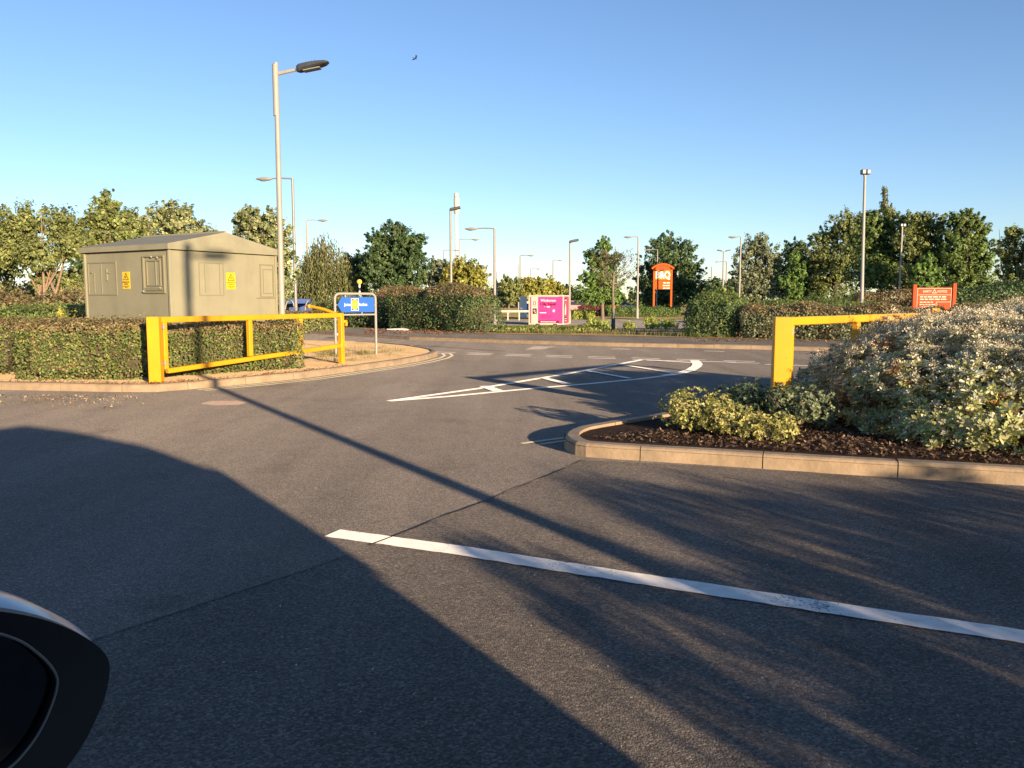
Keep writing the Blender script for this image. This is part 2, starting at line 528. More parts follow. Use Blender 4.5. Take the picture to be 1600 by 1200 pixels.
def leaf_mesh(name, C, nrm, tan, L, W, cols, shape='quad', cup=0.12):
    """one face per leaf. C centres, nrm leaf normals, tan leaf directions"""
    n = len(C)
    S = SHAPES[shape]; k = len(S)
    nrm = unit(nrm)
    tan = unit(tan - nrm * np.sum(tan * nrm, axis=1, keepdims=True))
    bit = np.cross(nrm, tan)
    L = np.broadcast_to(np.asarray(L, float), (n,)); W = np.broadcast_to(np.asarray(W, float), (n,))
    V = np.empty((n, k, 3))
    for i, (a, b2) in enumerate(S):
        V[:, i] = C + tan * (a * L)[:, None] + bit * (b2 * W)[:, None] + nrm * (cup * W * (abs(b2) * 2))[:, None]
    me = bpy.data.meshes.new(name)
    me.vertices.add(n * k); me.loops.add(n * k); me.polygons.add(n)
    me.vertices.foreach_set('co', V.reshape(-1).astype(np.float32))
    me.loops.foreach_set('vertex_index', np.arange(n * k, dtype=np.int32))
    me.polygons.foreach_set('loop_start', np.arange(0, n * k, k, dtype=np.int32))
    try: me.polygons.foreach_set('loop_total', np.full(n, k, dtype=np.int32))
    except Exception: pass
    me.update(calc_edges=True)
    at_ = me.attributes.new('leaf_color', 'FLOAT_COLOR', 'FACE')
    rgba = np.ones((n, 4), np.float32); rgba[:, :3] = np.clip(cols, 0.002, 0.9)
    at_.data.foreach_set('color', rgba.reshape(-1))
    return me

def palette(n, cols, weights=None, var=0.22):
    cols = np.array(cols, float)
    w = None if weights is None else np.array(weights, float) / sum(weights)
    idx = RNG.choice(len(cols), n, p=w)
    return cols[idx] * (1 + RNG.normal(size=(n, 1)) * var).clip(0.45, 1.7)

FOL = 1.95
GREENS = {
    'box': [(0.050, 0.072, 0.018), (0.074, 0.096, 0.024), (0.105, 0.116, 0.028), (0.135, 0.125, 0.038)],
    'mid': [(0.060, 0.085, 0.022), (0.085, 0.110, 0.028), (0.110, 0.120, 0.032)],
    'olive': [(0.084, 0.098, 0.028), (0.115, 0.122, 0.037), (0.145, 0.138, 0.046)],
    'pale': [(0.128, 0.138, 0.052), (0.172, 0.168, 0.075), (0.210, 0.192, 0.092), (0.095, 0.110, 0.038)],
    'dark': [(0.032, 0.055, 0.020), (0.045, 0.070, 0.024), (0.065, 0.085, 0.028)],
    'bright': [(0.080, 0.122, 0.026), (0.104, 0.146, 0.033), (0.065, 0.098, 0.023)],
    'gold': [(0.170, 0.155, 0.030), (0.210, 0.180, 0.034), (0.130, 0.125, 0.026)],
    'grey': [(0.115, 0.120, 0.065), (0.150, 0.145, 0.080), (0.085, 0.095, 0.045)],
    'willow': [(0.085, 0.085, 0.030), (0.115, 0.105, 0.040), (0.065, 0.070, 0.025)],
    'brown': [(0.130, 0.085, 0.040), (0.165, 0.115, 0.055), (0.100, 0.080, 0.035)],
    'maroon': [(0.110, 0.028, 0.025), (0.150, 0.045, 0.032), (0.085, 0.035, 0.025)],
    'lime': [(0.190, 0.205, 0.040), (0.230, 0.230, 0.050), (0.150, 0.170, 0.034)],
    'yellow': [(0.360, 0.260, 0.030), (0.300, 0.230, 0.030), (0.230, 0.190, 0.030)],
}

for _k in GREENS:
    GREENS[_k] = [(min(0.6, col[0] * FOL * 0.93), min(0.6, col[1] * FOL * 1.02), min(0.6, col[2] * FOL * 1.1)) for col in GREENS[_k]]

def crown_points(lobes, n_leaves, clump=0.26, droop=0.0, inner=0.25):
    """lobes: list of (centre xyz, (rx,ry,rz)). leaves gather in sprays that stick out of every lobe by differing amounts"""
    vol = np.array([l[1][0] * l[1][2] for l in lobes]); vol = vol / vol.sum()
    Cs, Ns, Cl = [], [], []
    cid = 0
    for (c, r), w in zip(lobes, vol):
        n = max(60, int(n_leaves * w))
        k = max(12, int(n / 36))
        r3 = np.array(r)
        d = rand_dirs(k)
        ph = RNG.uniform(0, 6.28, 4)
        wob = 1 + 0.16 * np.sin(d[:, 0] * 5 + ph[0]) * np.sin(d[:, 2] * 6 + ph[1]) + 0.10 * np.sin(d[:, 0] * 11 + d[:, 1] * 9 + ph[2])
        rad = np.where(RNG.random(k) < inner + 0.12, RNG.uniform(0.2, 0.7, k), RNG.uniform(0.66, 1.02, k) * wob)
        out = RNG.random(k) < 0.10
        rad = np.where(out, RNG.uniform(1.0, 1.24, k), rad)
        cc = np.array(c) + d * r3 * rad[:, None]
        cr = clump * r3.mean() * np.where(out, 0.55, 1.0) * RNG.uniform(0.5, 1.45, k)
        axis = unit(d * 0.8 + np.array([0, 0, 0.45]) + rand_dirs(k) * 0.5)
        which = RNG.integers(0, k, n)
        off = rand_dirs(n) * (RNG.random((n, 1)) ** 0.5)
        along = np.sum(off * axis[which], axis=1, keepdims=True)
        off = (off * 0.75 + axis[which] * along * 0.85) * cr[which][:, None]
        P = cc[which] + off
        P[:, 2] -= droop * np.abs(RNG.normal(size=n)) * r3[2]
        Cs.append(P); Ns.append(unit(d[which] * 0.7 + off / np.maximum(cr[which][:, None], 1e-6) * 0.7 + rand_dirs(n) * 0.8 + np.array([0, 0, 0.25])))
        Cl.append(which + cid); cid += k
    return np.vstack(Cs), np.vstack(Ns), np.concatenate(Cl)

def clump_tint(which, amount=0.25):
    t = 1 + RNG.normal(size=which.max() + 1) * amount
    return t.clip(0.5, 1.6)[which][:, None]

def tree(name, label, px, Y, lobes_px, pal, n_leaves=9000, leaf=0.2, bark='bark', trunk=0.12, base_z=None, clump=0.26,
         droop=0.0, depth=0.8, group=None, stems=1, trunk_px=None, weights=None, cat='tree', inner=0.25, fork=0.45):
    bz = terrain(Y) if base_z is None else base_z
    base = at(px, HORIZON, Y); base.z = bz
    root = thing(name, label, cat, base, 0, group)
    s = Y / F
    lobes = []
    xs = [l[0] for l in lobes_px]
    for i, (lx, ly, rx, ry) in enumerate(lobes_px):
        p = at(lx, ly, Y) - base
        rr = (rx * s, (rx + ry) * 0.5 * s * depth, ry * s)
        spread = (max(xs) - min(xs)) * 0.3 * s
        p.y += random.uniform(-spread, spread) * (0 if len(lobes_px) < 2 else 1)
        lobes.append((tuple(p), rr))
    P, Nn, which = crown_points(lobes, int(n_leaves * 1.8), clump * 0.9, droop, inner)
    n = len(P)
    cols = palette(n, GREENS[pal], weights) * clump_tint(which, 0.18)
    L = leaf * 0.92 * RNG.uniform(0.6, 1.35, n)
    me = leaf_mesh('crown', P, Nn, rand_dirs(n) + np.array([0, 0, -0.3]), L, L * RNG.uniform(0.45, 0.75, n), cols)
    link('crown', me, 'leaf', root)
    tb = MB()
    zs = [l[0][2] for l in lobes]
    cen = Vector((sum(l[0][0] for l in lobes) / len(lobes), sum(l[0][1] for l in lobes) / len(lobes), 0))
    low, top = min(l[0][2] - l[1][2] for l in lobes), max(l[0][2] + l[1][2] * 0.6 for l in lobes)
    for st in range(stems):
        a = 2 * PI * st / max(stems, 1) + 0.6
        lean = Vector((math.cos(a), math.sin(a) * 0.6, 0)) * (0.0 if stems == 1 else top * 0.16)
        f0 = Vector((0, 0, -0.25)); f1 = Vector((cen.x * 0.2, cen.y * 0.2, max(low * 0.8, top * 0.22))) + lean * 0.4
        f2 = Vector((cen.x * 0.7, cen.y * 0.7, (low + top) / 2)) + lean; f3 = Vector((cen.x, cen.y, top)) + lean * 1.2
        k = 1.0 if stems == 1 else 0.72
        tb.tube([f0, Vector((0, 0, 0.1)) + lean * 0.05, f1, f2, f3], [trunk * 1.35 * k, trunk * k, trunk * 0.8 * k, trunk * 0.45 * k, trunk * 0.12 * k], 9)
        for i, (c, r) in enumerate(lobes):
            if i % stems: pass
            c = Vector(c)
            src = f1.lerp(f2, min(max((c.z - r[2] - f1.z) / max(f2.z - f1.z, 0.1), 0.0), 0.9) * fork)
            mid = src.lerp(c, 0.5) + Vector((random.uniform(-.1, .1), random.uniform(-.1, .1), 0.08)) * r[0]
            if (i + st) % max(stems, 1) == 0 or stems == 1:
                tb.tube([src, mid, c, c + (c - src).normalized() * r[2] * 0.5], [trunk * 0.5 * k, trunk * 0.34 * k, trunk * 0.2 * k, trunk * 0.05], 6)
                for q in range(4):
                    d = Vector(rand_dirs(1)[0]); d.z = abs(d.z)
                    e = c + Vector((d.x * r[0], d.y * r[1], d.z * r[2])) * 0.85
                    tb.tube([mid.lerp(c, 0.4), (mid + e) / 2 + Vector((0, 0, 0.05 * r[2])), e], [trunk * 0.2, trunk * 0.12, trunk * 0.03], 5)
    tb.build('trunk', bark, root, True)
    return root

def hedge(name, label, A, B, depth, H, pal, n, leaf, top_pal=None, weights=None, base_z=0.09, round_=0.25, lump=0.06, cat='hedge',
          group=None, dead=0.02, taper=0.0, gappy=0.0, shape='quad', part='foliage', mat='leaf', upright=0.0):
    """clipped or shaggy hedge; A->B runs along its front foot, depth goes away to the left of A->B"""
    A, B = Vector((A[0], A[1], 0)), Vector((B[0], B[1], 0))
    L = (B - A).length
    ux = (B - A).normalized(); uy = Vector((-ux.y, ux.x, 0))
    root = thing(name, label, cat, (A.x, A.y, base_z), math.atan2(ux.y, ux.x), group)
    ends = depth * H * 0.6; fr = L * H; tp = L * depth
    w = np.array([fr, tp, ends, ends, fr * 0.45]); w /= w.sum()
    face = RNG.choice(5, n, p=w)
    a, b2 = RNG.random(n), RNG.random(n)
    P = np.zeros((n, 3)); Nn = np.zeros((n, 3))
    def put(i, x, y, z, nn):
        k = face == i
        P[k] = np.stack([np.broadcast_to(x, (n,))[k], np.broadcast_to(y, (n,))[k], np.broadcast_to(z, (n,))[k]], 1); Nn[k] = nn
    put(0, a * L, 0.0, b2 * H, (0, -1, 0)); put(1, a * L, b2 * depth, H, (0, 0, 1))
    put(2, 0.0, a * depth, b2 * H, (-1, 0, 0)); put(3, L, a * depth, b2 * H, (1, 0, 0)); put(4, a * L, depth, b2 * H, (0, 1, 0))
    # round the edges
    r = min(round_, depth * 0.49, H * 0.49, L * 0.49)
    lo = np.array([r, r, -1e3]); hi = np.array([L - r, depth - r, H - r])
    core = np.clip(P, lo, hi)
    dvec = P - core
    ln = np.linalg.norm(dvec, axis=1, keepdims=True)
    P = core + dvec / np.maximum(ln, 1e-6) * np.minimum(ln, r)
    Nn = unit(Nn * 0.4 + dvec / np.maximum(ln, 1e-6))
    ph = RNG.uniform(0, 6.28, 6)
    bulge = (np.sin(P[:, 0] * 3.1 / max(H, .4) + ph[0]) * np.sin(P[:, 2] * 3.7 / max(H, .4) + ph[1]) + 0.6 * np.sin(P[:, 0] * 8.3 / max(H, .4) + ph[2] + P[:, 1] * 5) * np.sin(P[:, 2] * 9 / max(H, .4) + ph[3]))
    P += Nn * (bulge * lump)[:, None]
    deep = RNG.exponential(leaf * 0.9, n)
    P -= Nn * deep[:, None]
    P += RNG.normal(size=(n, 3)) * leaf * 0.3
    stick = RNG.random(n) < 0.05
    P[stick] += Nn[stick] * RNG.uniform(0, leaf * 2.2, (stick.sum(), 1))
    P[:, 2] = np.maximum(P[:, 2], 0.0)
    if taper: P[:, 2] *= 1 - taper * (P[:, 0] / L)
    if gappy:
        g = np.sin(P[:, 0] * 5.3 + ph[4]) * np.sin(P[:, 0] * 2.1 + ph[5]) + RNG.normal(size=n) * 0.3
        keep = ~((P[:, 2] < H * 0.35) & (g > 1 - gappy))
        P, Nn = P[keep], Nn[keep]; n = len(P); 
    cols = palette(n, GREENS[pal], weights)
    sc_ = 1.7 / max(H, 0.5)
    cols = cols * (1 + 0.20 * np.sin(P[:, 0] * 2.3 * sc_ + ph[0] + np.sin(P[:, 2] * 3 * sc_)) * np.sin(P[:, 2] * 2.9 * sc_ + ph[1]) + 0.12 * np.sin(P[:, 0] * 7.1 * sc_ + ph[3]))[:, None]
    if top_pal:
        t = np.clip((P[:, 2] / H - 0.74) / 0.16, 0, 1) + RNG.normal(size=n) * 0.16
        k = RNG.random(n) < np.clip(t, 0, 0.92)
        cols[k] = palette(int(k.sum()), GREENS[top_pal])
    k = RNG.random(n) < dead
    cols[k] = palette(int(k.sum()), [(0.32, 0.24, 0.11), (0.24, 0.13, 0.06)])
    Ls = leaf * RNG.uniform(0.7, 1.3, n)
    tan = rand_dirs(n) + np.array([0, 0, upright])
    me = leaf_mesh(part, P, unit(Nn + rand_dirs(n) * 0.85), tan, Ls, Ls * RNG.uniform(0.42, 0.62, n), cols, shape)
    link(part, me, mat, root)
    inset = leaf * 2.2 + lump
    if depth > 2.4 * inset and H > 2 * inset:
        tb = MB()
        Hc = H - inset
        if taper:
            tb.loft([[(inset, inset, 0), (inset, depth - inset, 0), (inset, depth - inset, Hc), (inset, inset, Hc)],
                     [(L - inset, inset, 0), (L - inset, depth - inset, 0), (L - inset, depth - inset, Hc * (1 - taper)), (L - inset, inset, Hc * (1 - taper))]])
        else:
            tb.box((L / 2, depth / 2, Hc / 2), (L - 2 * inset, depth - 2 * inset, Hc), 0, min(r * 0.6, Hc * 0.3, (depth - 2 * inset) * 0.3))
        tb.build('stems', 'twig', root)
    return root

def shrub(name, label, px, py, Y, rx, rz, pal, n, leaf, base_z=None, cat='shrub', group=None, depth=1.0, part='foliage', weights=None, cup=0.1, shape='quad'):
    """low mound of leaves; px,py = foot"""
    bz = terrain(Y) + 0.02 if base_z is None else base_z
    p = at(px, py, Y); p.z = bz
    root = thing(name, label, cat, p, 0, group)
    lobes = [((0, 0, rz * 0.35), (rx * 0.8, rx * 0.8 * depth, rz * 0.62))]
    for k in range(5):
        a = 2 * PI * k / 5 + random.uniform(-.4, .4)
        lobes.append(((math.cos(a) * rx * 0.5, math.sin(a) * rx * 0.5 * depth, rz * random.uniform(0.3, 0.55)), (rx * 0.48, rx * 0.48, rz * 0.45)))
    P, Nn, which = crown_points(lobes, n, 0.3, 0.0, 0.15)
    P[:, 2] = np.abs(P[:, 2])
    cols = palette(len(P), GREENS[pal], weights) * clump_tint(which, 0.14)
    Ls = leaf * RNG.uniform(0.7, 1.3, len(P))
    link(part, leaf_mesh(part, P, Nn, rand_dirs(len(P)) + np.array([0, 0, 0.4]), Ls, Ls * 0.55, cols, shape, cup), 'leaf', root)
    tb = MB()
    for k in range(7):
        a = random.uniform(0, 2 * PI); q = random.uniform(0.3, 0.7)
        tb.tube([(0.03 * math.cos(a), 0.03 * math.sin(a), -0.04), (math.cos(a) * rx * q * 0.5, math.sin(a) * rx * q * 0.5, rz * 0.35), (math.cos(a) * rx * q, math.sin(a) * rx * q, rz * 0.7)], [0.012, 0.009, 0.004], 5)
    tb.build('stems', 'bark', root)
    return root

def text(body, size, mat, parent, o, u, v, name='lettering', align='CENTER', squash=1.0, depth=0.002, bold=0.0):
    cu = bpy.data.curves.new('txt', 'FONT')
    cu.body = body; cu.size = size; cu.align_x = align; cu.align_y = 'CENTER'; cu.extrude = 0.0005; cu.resolution_u = 3; cu.offset = bold
    to = bpy.data.objects.new('txt', cu)
    COL.objects.link(to)
    dg = bpy.context.evaluated_depsgraph_get()
    me = bpy.data.meshes.new_from_object(to.evaluated_get(dg))
    bpy.data.objects.remove(to); bpy.data.curves.remove(cu)
    o, u, v = Vector(o), Vector(u).normalized(), Vector(v).normalized()
    n = u.cross(v)
    for p in me.vertices:
        c = p.co.copy()
        p.co = o + u * (c.x * squash) + v * c.y + n * (c.z * 4 + depth)
    me.name = name
    return link(name, me, mat, parent)

# ------------------------------------------------------------------ ground, roads, kerbs
def v2(p): return (p.x, p.y)
def gp(*pix, z=0.0): return [v2(G(x, y, z)) for x, y in pix]

gx = [-1500, -400, -150, -60, -20, 0, 20, 60, 150, 400, 1500]
gy = [-1500, -300, -60, 0, 20, 27] + [27 + 28 * k / 12 for k in range(1, 13)] + [70, 100, 160, 300, 700, 2500]
mb = MB()
mb.add([(x, y, terrain(y) - 0.05) for y in gy for x in gx], [(j * len(gx) + i, j * len(gx) + i + 1, (j + 1) * len(gx) + i + 1, (j + 1) * len(gx) + i) for j in range(len(gy) - 1) for i in range(len(gx) - 1)])
tag(mb.build('ground', 'ground', None), kind='structure')

far_kerb = gp((495, 522), (640, 531), (800, 536.5), (950, 541), (1180, 546), (1330, 550), (1650, 561))
d0 = Vector(far_kerb[0]) - Vector(far_kerb[1]); d1 = Vector(far_kerb[-1]) - Vector(far_kerb[-2])
far_kerb = [tuple(Vector(far_kerb[0]) + d0.normalized() * 45)] + far_kerb + [tuple(Vector(far_kerb[-1]) + d1.normalized() * 60)]
path_back = gp((495, 509), (640, 516), (770, 521.5), (1060, 527), (1150, 529), (1420, 534), (1650, 541), z=0.1)
d0 = Vector(path_back[0]) - Vector(path_back[1]); d1 = Vector(path_back[-1]) - Vector(path_back[-2])
path_back = [tuple(Vector(path_back[0]) + d0.normalized() * 45)] + path_back + [tuple(Vector(path_back[-1]) + d1.normalized() * 60)]

# worn main road: one sheet, its near-right edge is the seam with the coarser car park surface
seam = gp((912, 719), (860, 742), (800, 765), (740, 790), (680, 812), (615, 838), (575, 852), (540, 868), (470, 893), (380, 922), (250, 965), (100, 1015), (-200, 1110))
road_poly = far_kerb + [(80, -2), (30, 3.0), (9, 3.4)] + gp((1600, 758), (1289, 739)) + seam + [(-60, -10), (-90, 10)]
sheet('car_park', [(-90, -45), (85, -45), (85, 12), (6, 12), (-90, 12)], -0.0025, 'car_park')
sheet('road', road_poly, 0.0, 'road')
marking('road_seam', [(seam[:7], 0.011, (0.008, 0.10, 0.8))], 0.004, 'seam')
sheet('footpath', far_kerb + path_back[::-1], 0.095, 'path')
kerb('kerb', far_kerb, +1, 0.14, 0.105, 0.915)
verge_back = [(p[0] + 1.2, p[1] + 5.5) for p in path_back]
mb = MB()
nb = len(path_back)
mb.add([(x, y, 0.105) for x, y in path_back] + [(x, y, terrain(y) + 0.03) for x, y in verge_back], [(i, i + 1, nb + i + 1, nb + i) for i in range(nb - 1)])
tag(mb.build('verge', 'verge', None), kind='structure')
ys = [36 + 3 * k for k in range(12)]
mb = MB()
mb.add([(x, y, terrain(y) + 0.0) for y in ys for x in (-9, 0, 10, 24, 45)], [(j * 5 + i, j * 5 + i + 1, (j + 1) * 5 + i + 1, (j + 1) * 5 + i) for j in range(len(ys) - 1) for i in range(4)])
tag(mb.build('far_car_park', 'far_asphalt', None), kind='structure')

# left planted island
isl_front = gp((-420, 600), (-150, 606), (0, 609), (100, 611), (180, 612.5), (245, 612.5), (300, 608), (400, 599), (480, 590.5), (560, 579.5), (620, 571), (655, 564.5), (676, 559.5), (684, 556), (680, 552.5), (668, 549.5))
isl_back = gp((640, 545), (600, 541), (560, 538.5), (500, 537.5), z=0.0)
ext = [(-4.2, 23.2), (-20, 27), (-40, 34), (-60, 22), (-40, 12.0)]
kerb('kerb', isl_front + isl_back, +1, 0.125, 0.105)
sheet('dry_island', isl_front + isl_back + ext, 0.088, 'dry_ground')

# right planted island (kerb runs round the tip)
near_side = gp((1900, 779), (1700, 765.5), (1600, 758.5), (1521, 753.5), (1289, 739), (1087, 725.5), (960, 717.5), (915, 714), (898, 711), (887, 706), (881, 700), (883, 694), (890, 689), (903, 684), (925, 679.5))
far_side = gp((960, 673.5), (1024, 663), (1130, 637), (1239, 611), (1310, 592))
far_side += [(Vector(far_side[-1]) + Vector((1.5, 1.3))).to_tuple()[:2], (9.5, 15.6), (14, 16.5), (24, 14.5)]
kerb('kerb', near_side + far_side, -1, 0.125, 0.112, 0.915)
sheet('planting_bed', near_side + far_side + [(30, 8), (24, 1.2)], 0.085, 'mulch')

# painted lines
def gl(*pix, w=0.1, opt=(0.0, 0.25, 0.04)): return (gp(*pix), w, opt)
marking('bay_line', [gl((519, 833.5), (700, 858), (960, 899), (1280, 948), (1700, 1011), w=0.14, opt=(0.001, 0.05, 0.06))], 0.004, 'white_line')
hatch = [gl((608, 627), (750, 607), (890, 583.5), (1005, 562), w=0.11), gl((608, 627), (700, 620), (820, 608.5), (920, 600), (1000, 592.5), (1045, 586.5), w=0.11),
         gl((1040, 587), (1062, 583.5), (1078, 579), (1088, 573), (1090, 569), (1085, 563.5), w=0.19), gl((1008, 562.5), (1040, 564.5), (1084, 567.5), w=0.10),
         gl((757, 604), (778, 611.5), w=0.16), gl((848, 590.5), (887, 601), w=0.13), gl((918, 580), (984, 592), w=0.11), gl((968, 570), (1056, 584), w=0.11)]
for k, hset in enumerate(hatch):
    marking('hatched_marking', [hset], 0.004 + 0.0012 * k, 'hatch_line')
a, b2 = Vector(gp((676, 550))[0]), Vector(gp((1140, 564))[0])
u_ = (b2 - a).normalized(); nrm_ = Vector((-u_.y, u_.x))
dash = []
t = 0.0
while t < (b2 - a).length:
    p = a + u_ * t
    dash.append(([tuple(p), tuple(p + u_ * 0.62)], 0.11)); q = p - nrm_ * 0.42 + u_ * 0.15
    dash.append(([tuple(q), tuple(q + u_ * 0.62)], 0.11))
    t += 0.98
marking('give_way_line', dash, 0.005, 'dash_line')
marking('lane_line', [gl((1195, 569.5), (1262, 571.5), w=0.10), gl((1100, 548.5), (1132, 549.5)), gl((1270, 554.5), (1322, 556)), gl((955, 545), (985, 546)), gl((1010, 563.2), (1150, 566)), gl((1500, 561), (1560, 563))], 0.004, 'faded_line')
def offset(path, d):
    pts = [Vector(p) for p in path]; out = []
    for i, p in enumerate(pts):
        t = (pts[min(i + 1, len(pts) - 1)] - pts[max(i - 1, 0)]).normalized()
        out.append(tuple(p + Vector((-t.y, t.x)) * d))
    return out
marking('double_yellow_line', [(offset(isl_front[6:15], -0.16), 0.06), (offset(isl_front[6:15], -0.33), 0.06)], 0.004, 'yellow_line')
rl = gp((815, 693.5), (903, 681.5), (960, 671), (1024, 660.5), (1130, 634.5), (1239, 608.5)) 
marking('double_yellow_line', [(rl, 0.055), (gp((843, 695), (886, 688.5), (925, 681.2)), 0.05)], 0.004, 'yellow_line')
sheet('rust_stain', gp((312, 631), (330, 627), (370, 626.5), (388, 629), (372, 633), (335, 634)), 0.003, 'rust_stain')
sheet('pale_patch', gp((818, 546.5), (835, 541.5), (870, 541.5), (848, 546)), 0.004, 'pale_patch')
marking('road_seam', [(gp((520, 533), (640, 539), (730, 545), (790, 549)), 0.05, (0.02, 0.3, 0.4))], 0.0045, 'seam')
sheet('paved_strip', [(p[0], p[1] - 0.02) for p in gp((1115, 712), (1160, 700), (1100, 690))], -0.02, 'mulch')

# bark chips on the right bed, leaf litter by the left kerb
def chips(name, pts, z, size, cols, tilt=0.5):
    n = len(pts)
    P = np.column_stack([np.array(pts), np.full(n, z) + RNG.uniform(0, 0.018, n)])
    nn = unit(np.array([0, 0, 1.0]) + RNG.normal(size=(n, 3)) * tilt)
    L = size * RNG.uniform(0.5, 1.6, n)
    me = leaf_mesh(name, P, nn, rand_dirs(n), L, L * RNG.uniform(0.25, 0.5, n), palette(n, cols, None, 0.3), 'quad', 0.2)
    return tag(link(name, me, 'seed_head'), kind='stuff')

def inside(poly, n, box):
    poly = np.array(poly); out = []
    while len(out) < n:
        x = RNG.uniform(box[0], box[1]); y = RNG.uniform(box[2], box[3]); c = False
        j = len(poly) - 1
        for i in range(len(poly)):
            if (poly[i, 1] > y) != (poly[j, 1] > y) and x < (poly[j, 0] - poly[i, 0]) * (y - poly[i, 1]) / (poly[j, 1] - poly[i, 1]) + poly[i, 0]:
                c = not c
            j = i
        if c: out.append((x, y))
    return out
bed_inner = gp((1600, 726), (1289, 708.5), (1087, 696.5), (960, 689), (925, 685.5), (940, 682), (1040, 668), (1130, 643), (1300, 610), (1600, 640), z=0.09)
tag(chips('bark_chips', inside(bed_inner, 9000, (0.3, 4.2, 5.4, 11)), 0.092, 0.036, [(0.05, 0.03, 0.02), (0.10, 0.06, 0.04), (0.19, 0.125, 0.085), (0.27, 0.19, 0.13)]), kind='stuff')
lit = []
for i in range(5, 13):
    a, b2 = Vector(isl_front[i - 4]), Vector(isl_front[i - 3])
    for k in range(60):
        p = a.lerp(b2, random.random()); nn = Vector((-(b2 - a).y, (b2 - a).x)).normalized()
        lit.append(tuple(p + nn * (0.16 + abs(random.gauss(0, 0.10)))))
chips('fallen_leaves', lit, 0.096, 0.04, [(0.30, 0.13, 0.05), (0.36, 0.22, 0.10), (0.22, 0.10, 0.05)])
lit = []
for k in range(330):
    x = random.gauss(100, 75); y = 618 + abs(random.gauss(0, 9))
    lit.append(v2(G(x, y)))
chips('fallen_leaves', lit, 0.006, 0.03, [(0.40, 0.28, 0.15), (0.45, 0.36, 0.22), (0.30, 0.18, 0.09)], 0.9)
lit = [v2(G(random.uniform(570, 760), random.uniform(514, 522), 0.11)) for k in range(700)]
chips('fallen_leaves', lit, 0.12, 0.09, [(0.26, 0.09, 0.05), (0.34, 0.16, 0.08), (0.17, 0.07, 0.04)])
lit = [v2(G(random.uniform(1070, 1430), random.uniform(524, 534), 0.11)) for k in range(500)]
chips('fallen_leaves', lit, 0.112, 0.08, [(0.28, 0.15, 0.07), (0.20, 0.12, 0.06)])
# loose grit on the car park
grit = [v2(G(random.uniform(300, 1600), 700 + 480 * random.random() ** 1.3)) for k in range(170)]
chips('loose_gravel', grit, 0.003, 0.012, [(0.5, 0.46, 0.40), (0.4, 0.36, 0.3)], 0.4)

# dry grass tufts on the left island and along the verge
def tufts(name, pts, z, h, n_each, cols, spread=0.1):
    C, Nn, T, L = [], [], [], []
    for (x, y) in pts:
        for k in range(n_each):
            a = random.uniform(0, 2 * PI); r = abs(random.gauss(0, spread)); hh = h * random.uniform(0.4, 1.2)
            d = Vector((math.cos(a) * 0.5 + random.gauss(0, .2), math.sin(a) * 0.5 + random.gauss(0, .2), 1)).normalized()
            zz = z(x, y) if callable(z) else z
            C.append((x + math.cos(a) * r + d.x * hh / 2, y + math.sin(a) * r + d.y * hh / 2, zz + d.z * hh / 2)); T.append(tuple(d)); Nn.append((math.cos(a), math.sin(a), 0.2)); L.append(hh)
    n = len(C); L = np.array(L)
    me = leaf_mesh(name, np.array(C), np.array(Nn), np.array(T), L, np.maximum(L * 0.07, 0.006), palette(n, cols), 'quad', 0.1)
    return tag(link(name, me, 'leaf'), kind='stuff')
pts = [v2(G(random.gauss(572, 9), 553 + random.gauss(0, 1.2), 0.09)) for k in range(16)] + [v2(G(random.uniform(492, 640), random.uniform(543, 566), 0.09)) for k in range(60)]
pts += [v2(G(random.uniform(495, 545), random.uniform(546, 558), 0.09)) for k in range(40)]
tufts('dry_grass', pts, 0.088, 0.10, 14, [(0.22, 0.20, 0.06), (0.30, 0.24, 0.10), (0.16, 0.17, 0.05)])
pts = []
for k in range(900):
    i = random.choice([3, 3, 3, 4, 5, 6, 7]); a, b2 = Vector(path_back[i]), Vector(path_back[i + 1])
    p = a.lerp(b2, random.random()) + Vector((0.2, 1)) * random.uniform(0.25, 4.8)
    pts.append(tuple(p))
tufts('verge_grass', pts, lambda x, y: 0.09 if y < 31 else 0.0, 0.16, 9, [(0.16, 0.17, 0.05), (0.22, 0.21, 0.07), (0.26, 0.21, 0.09), (0.11, 0.14, 0.04)], 0.15)

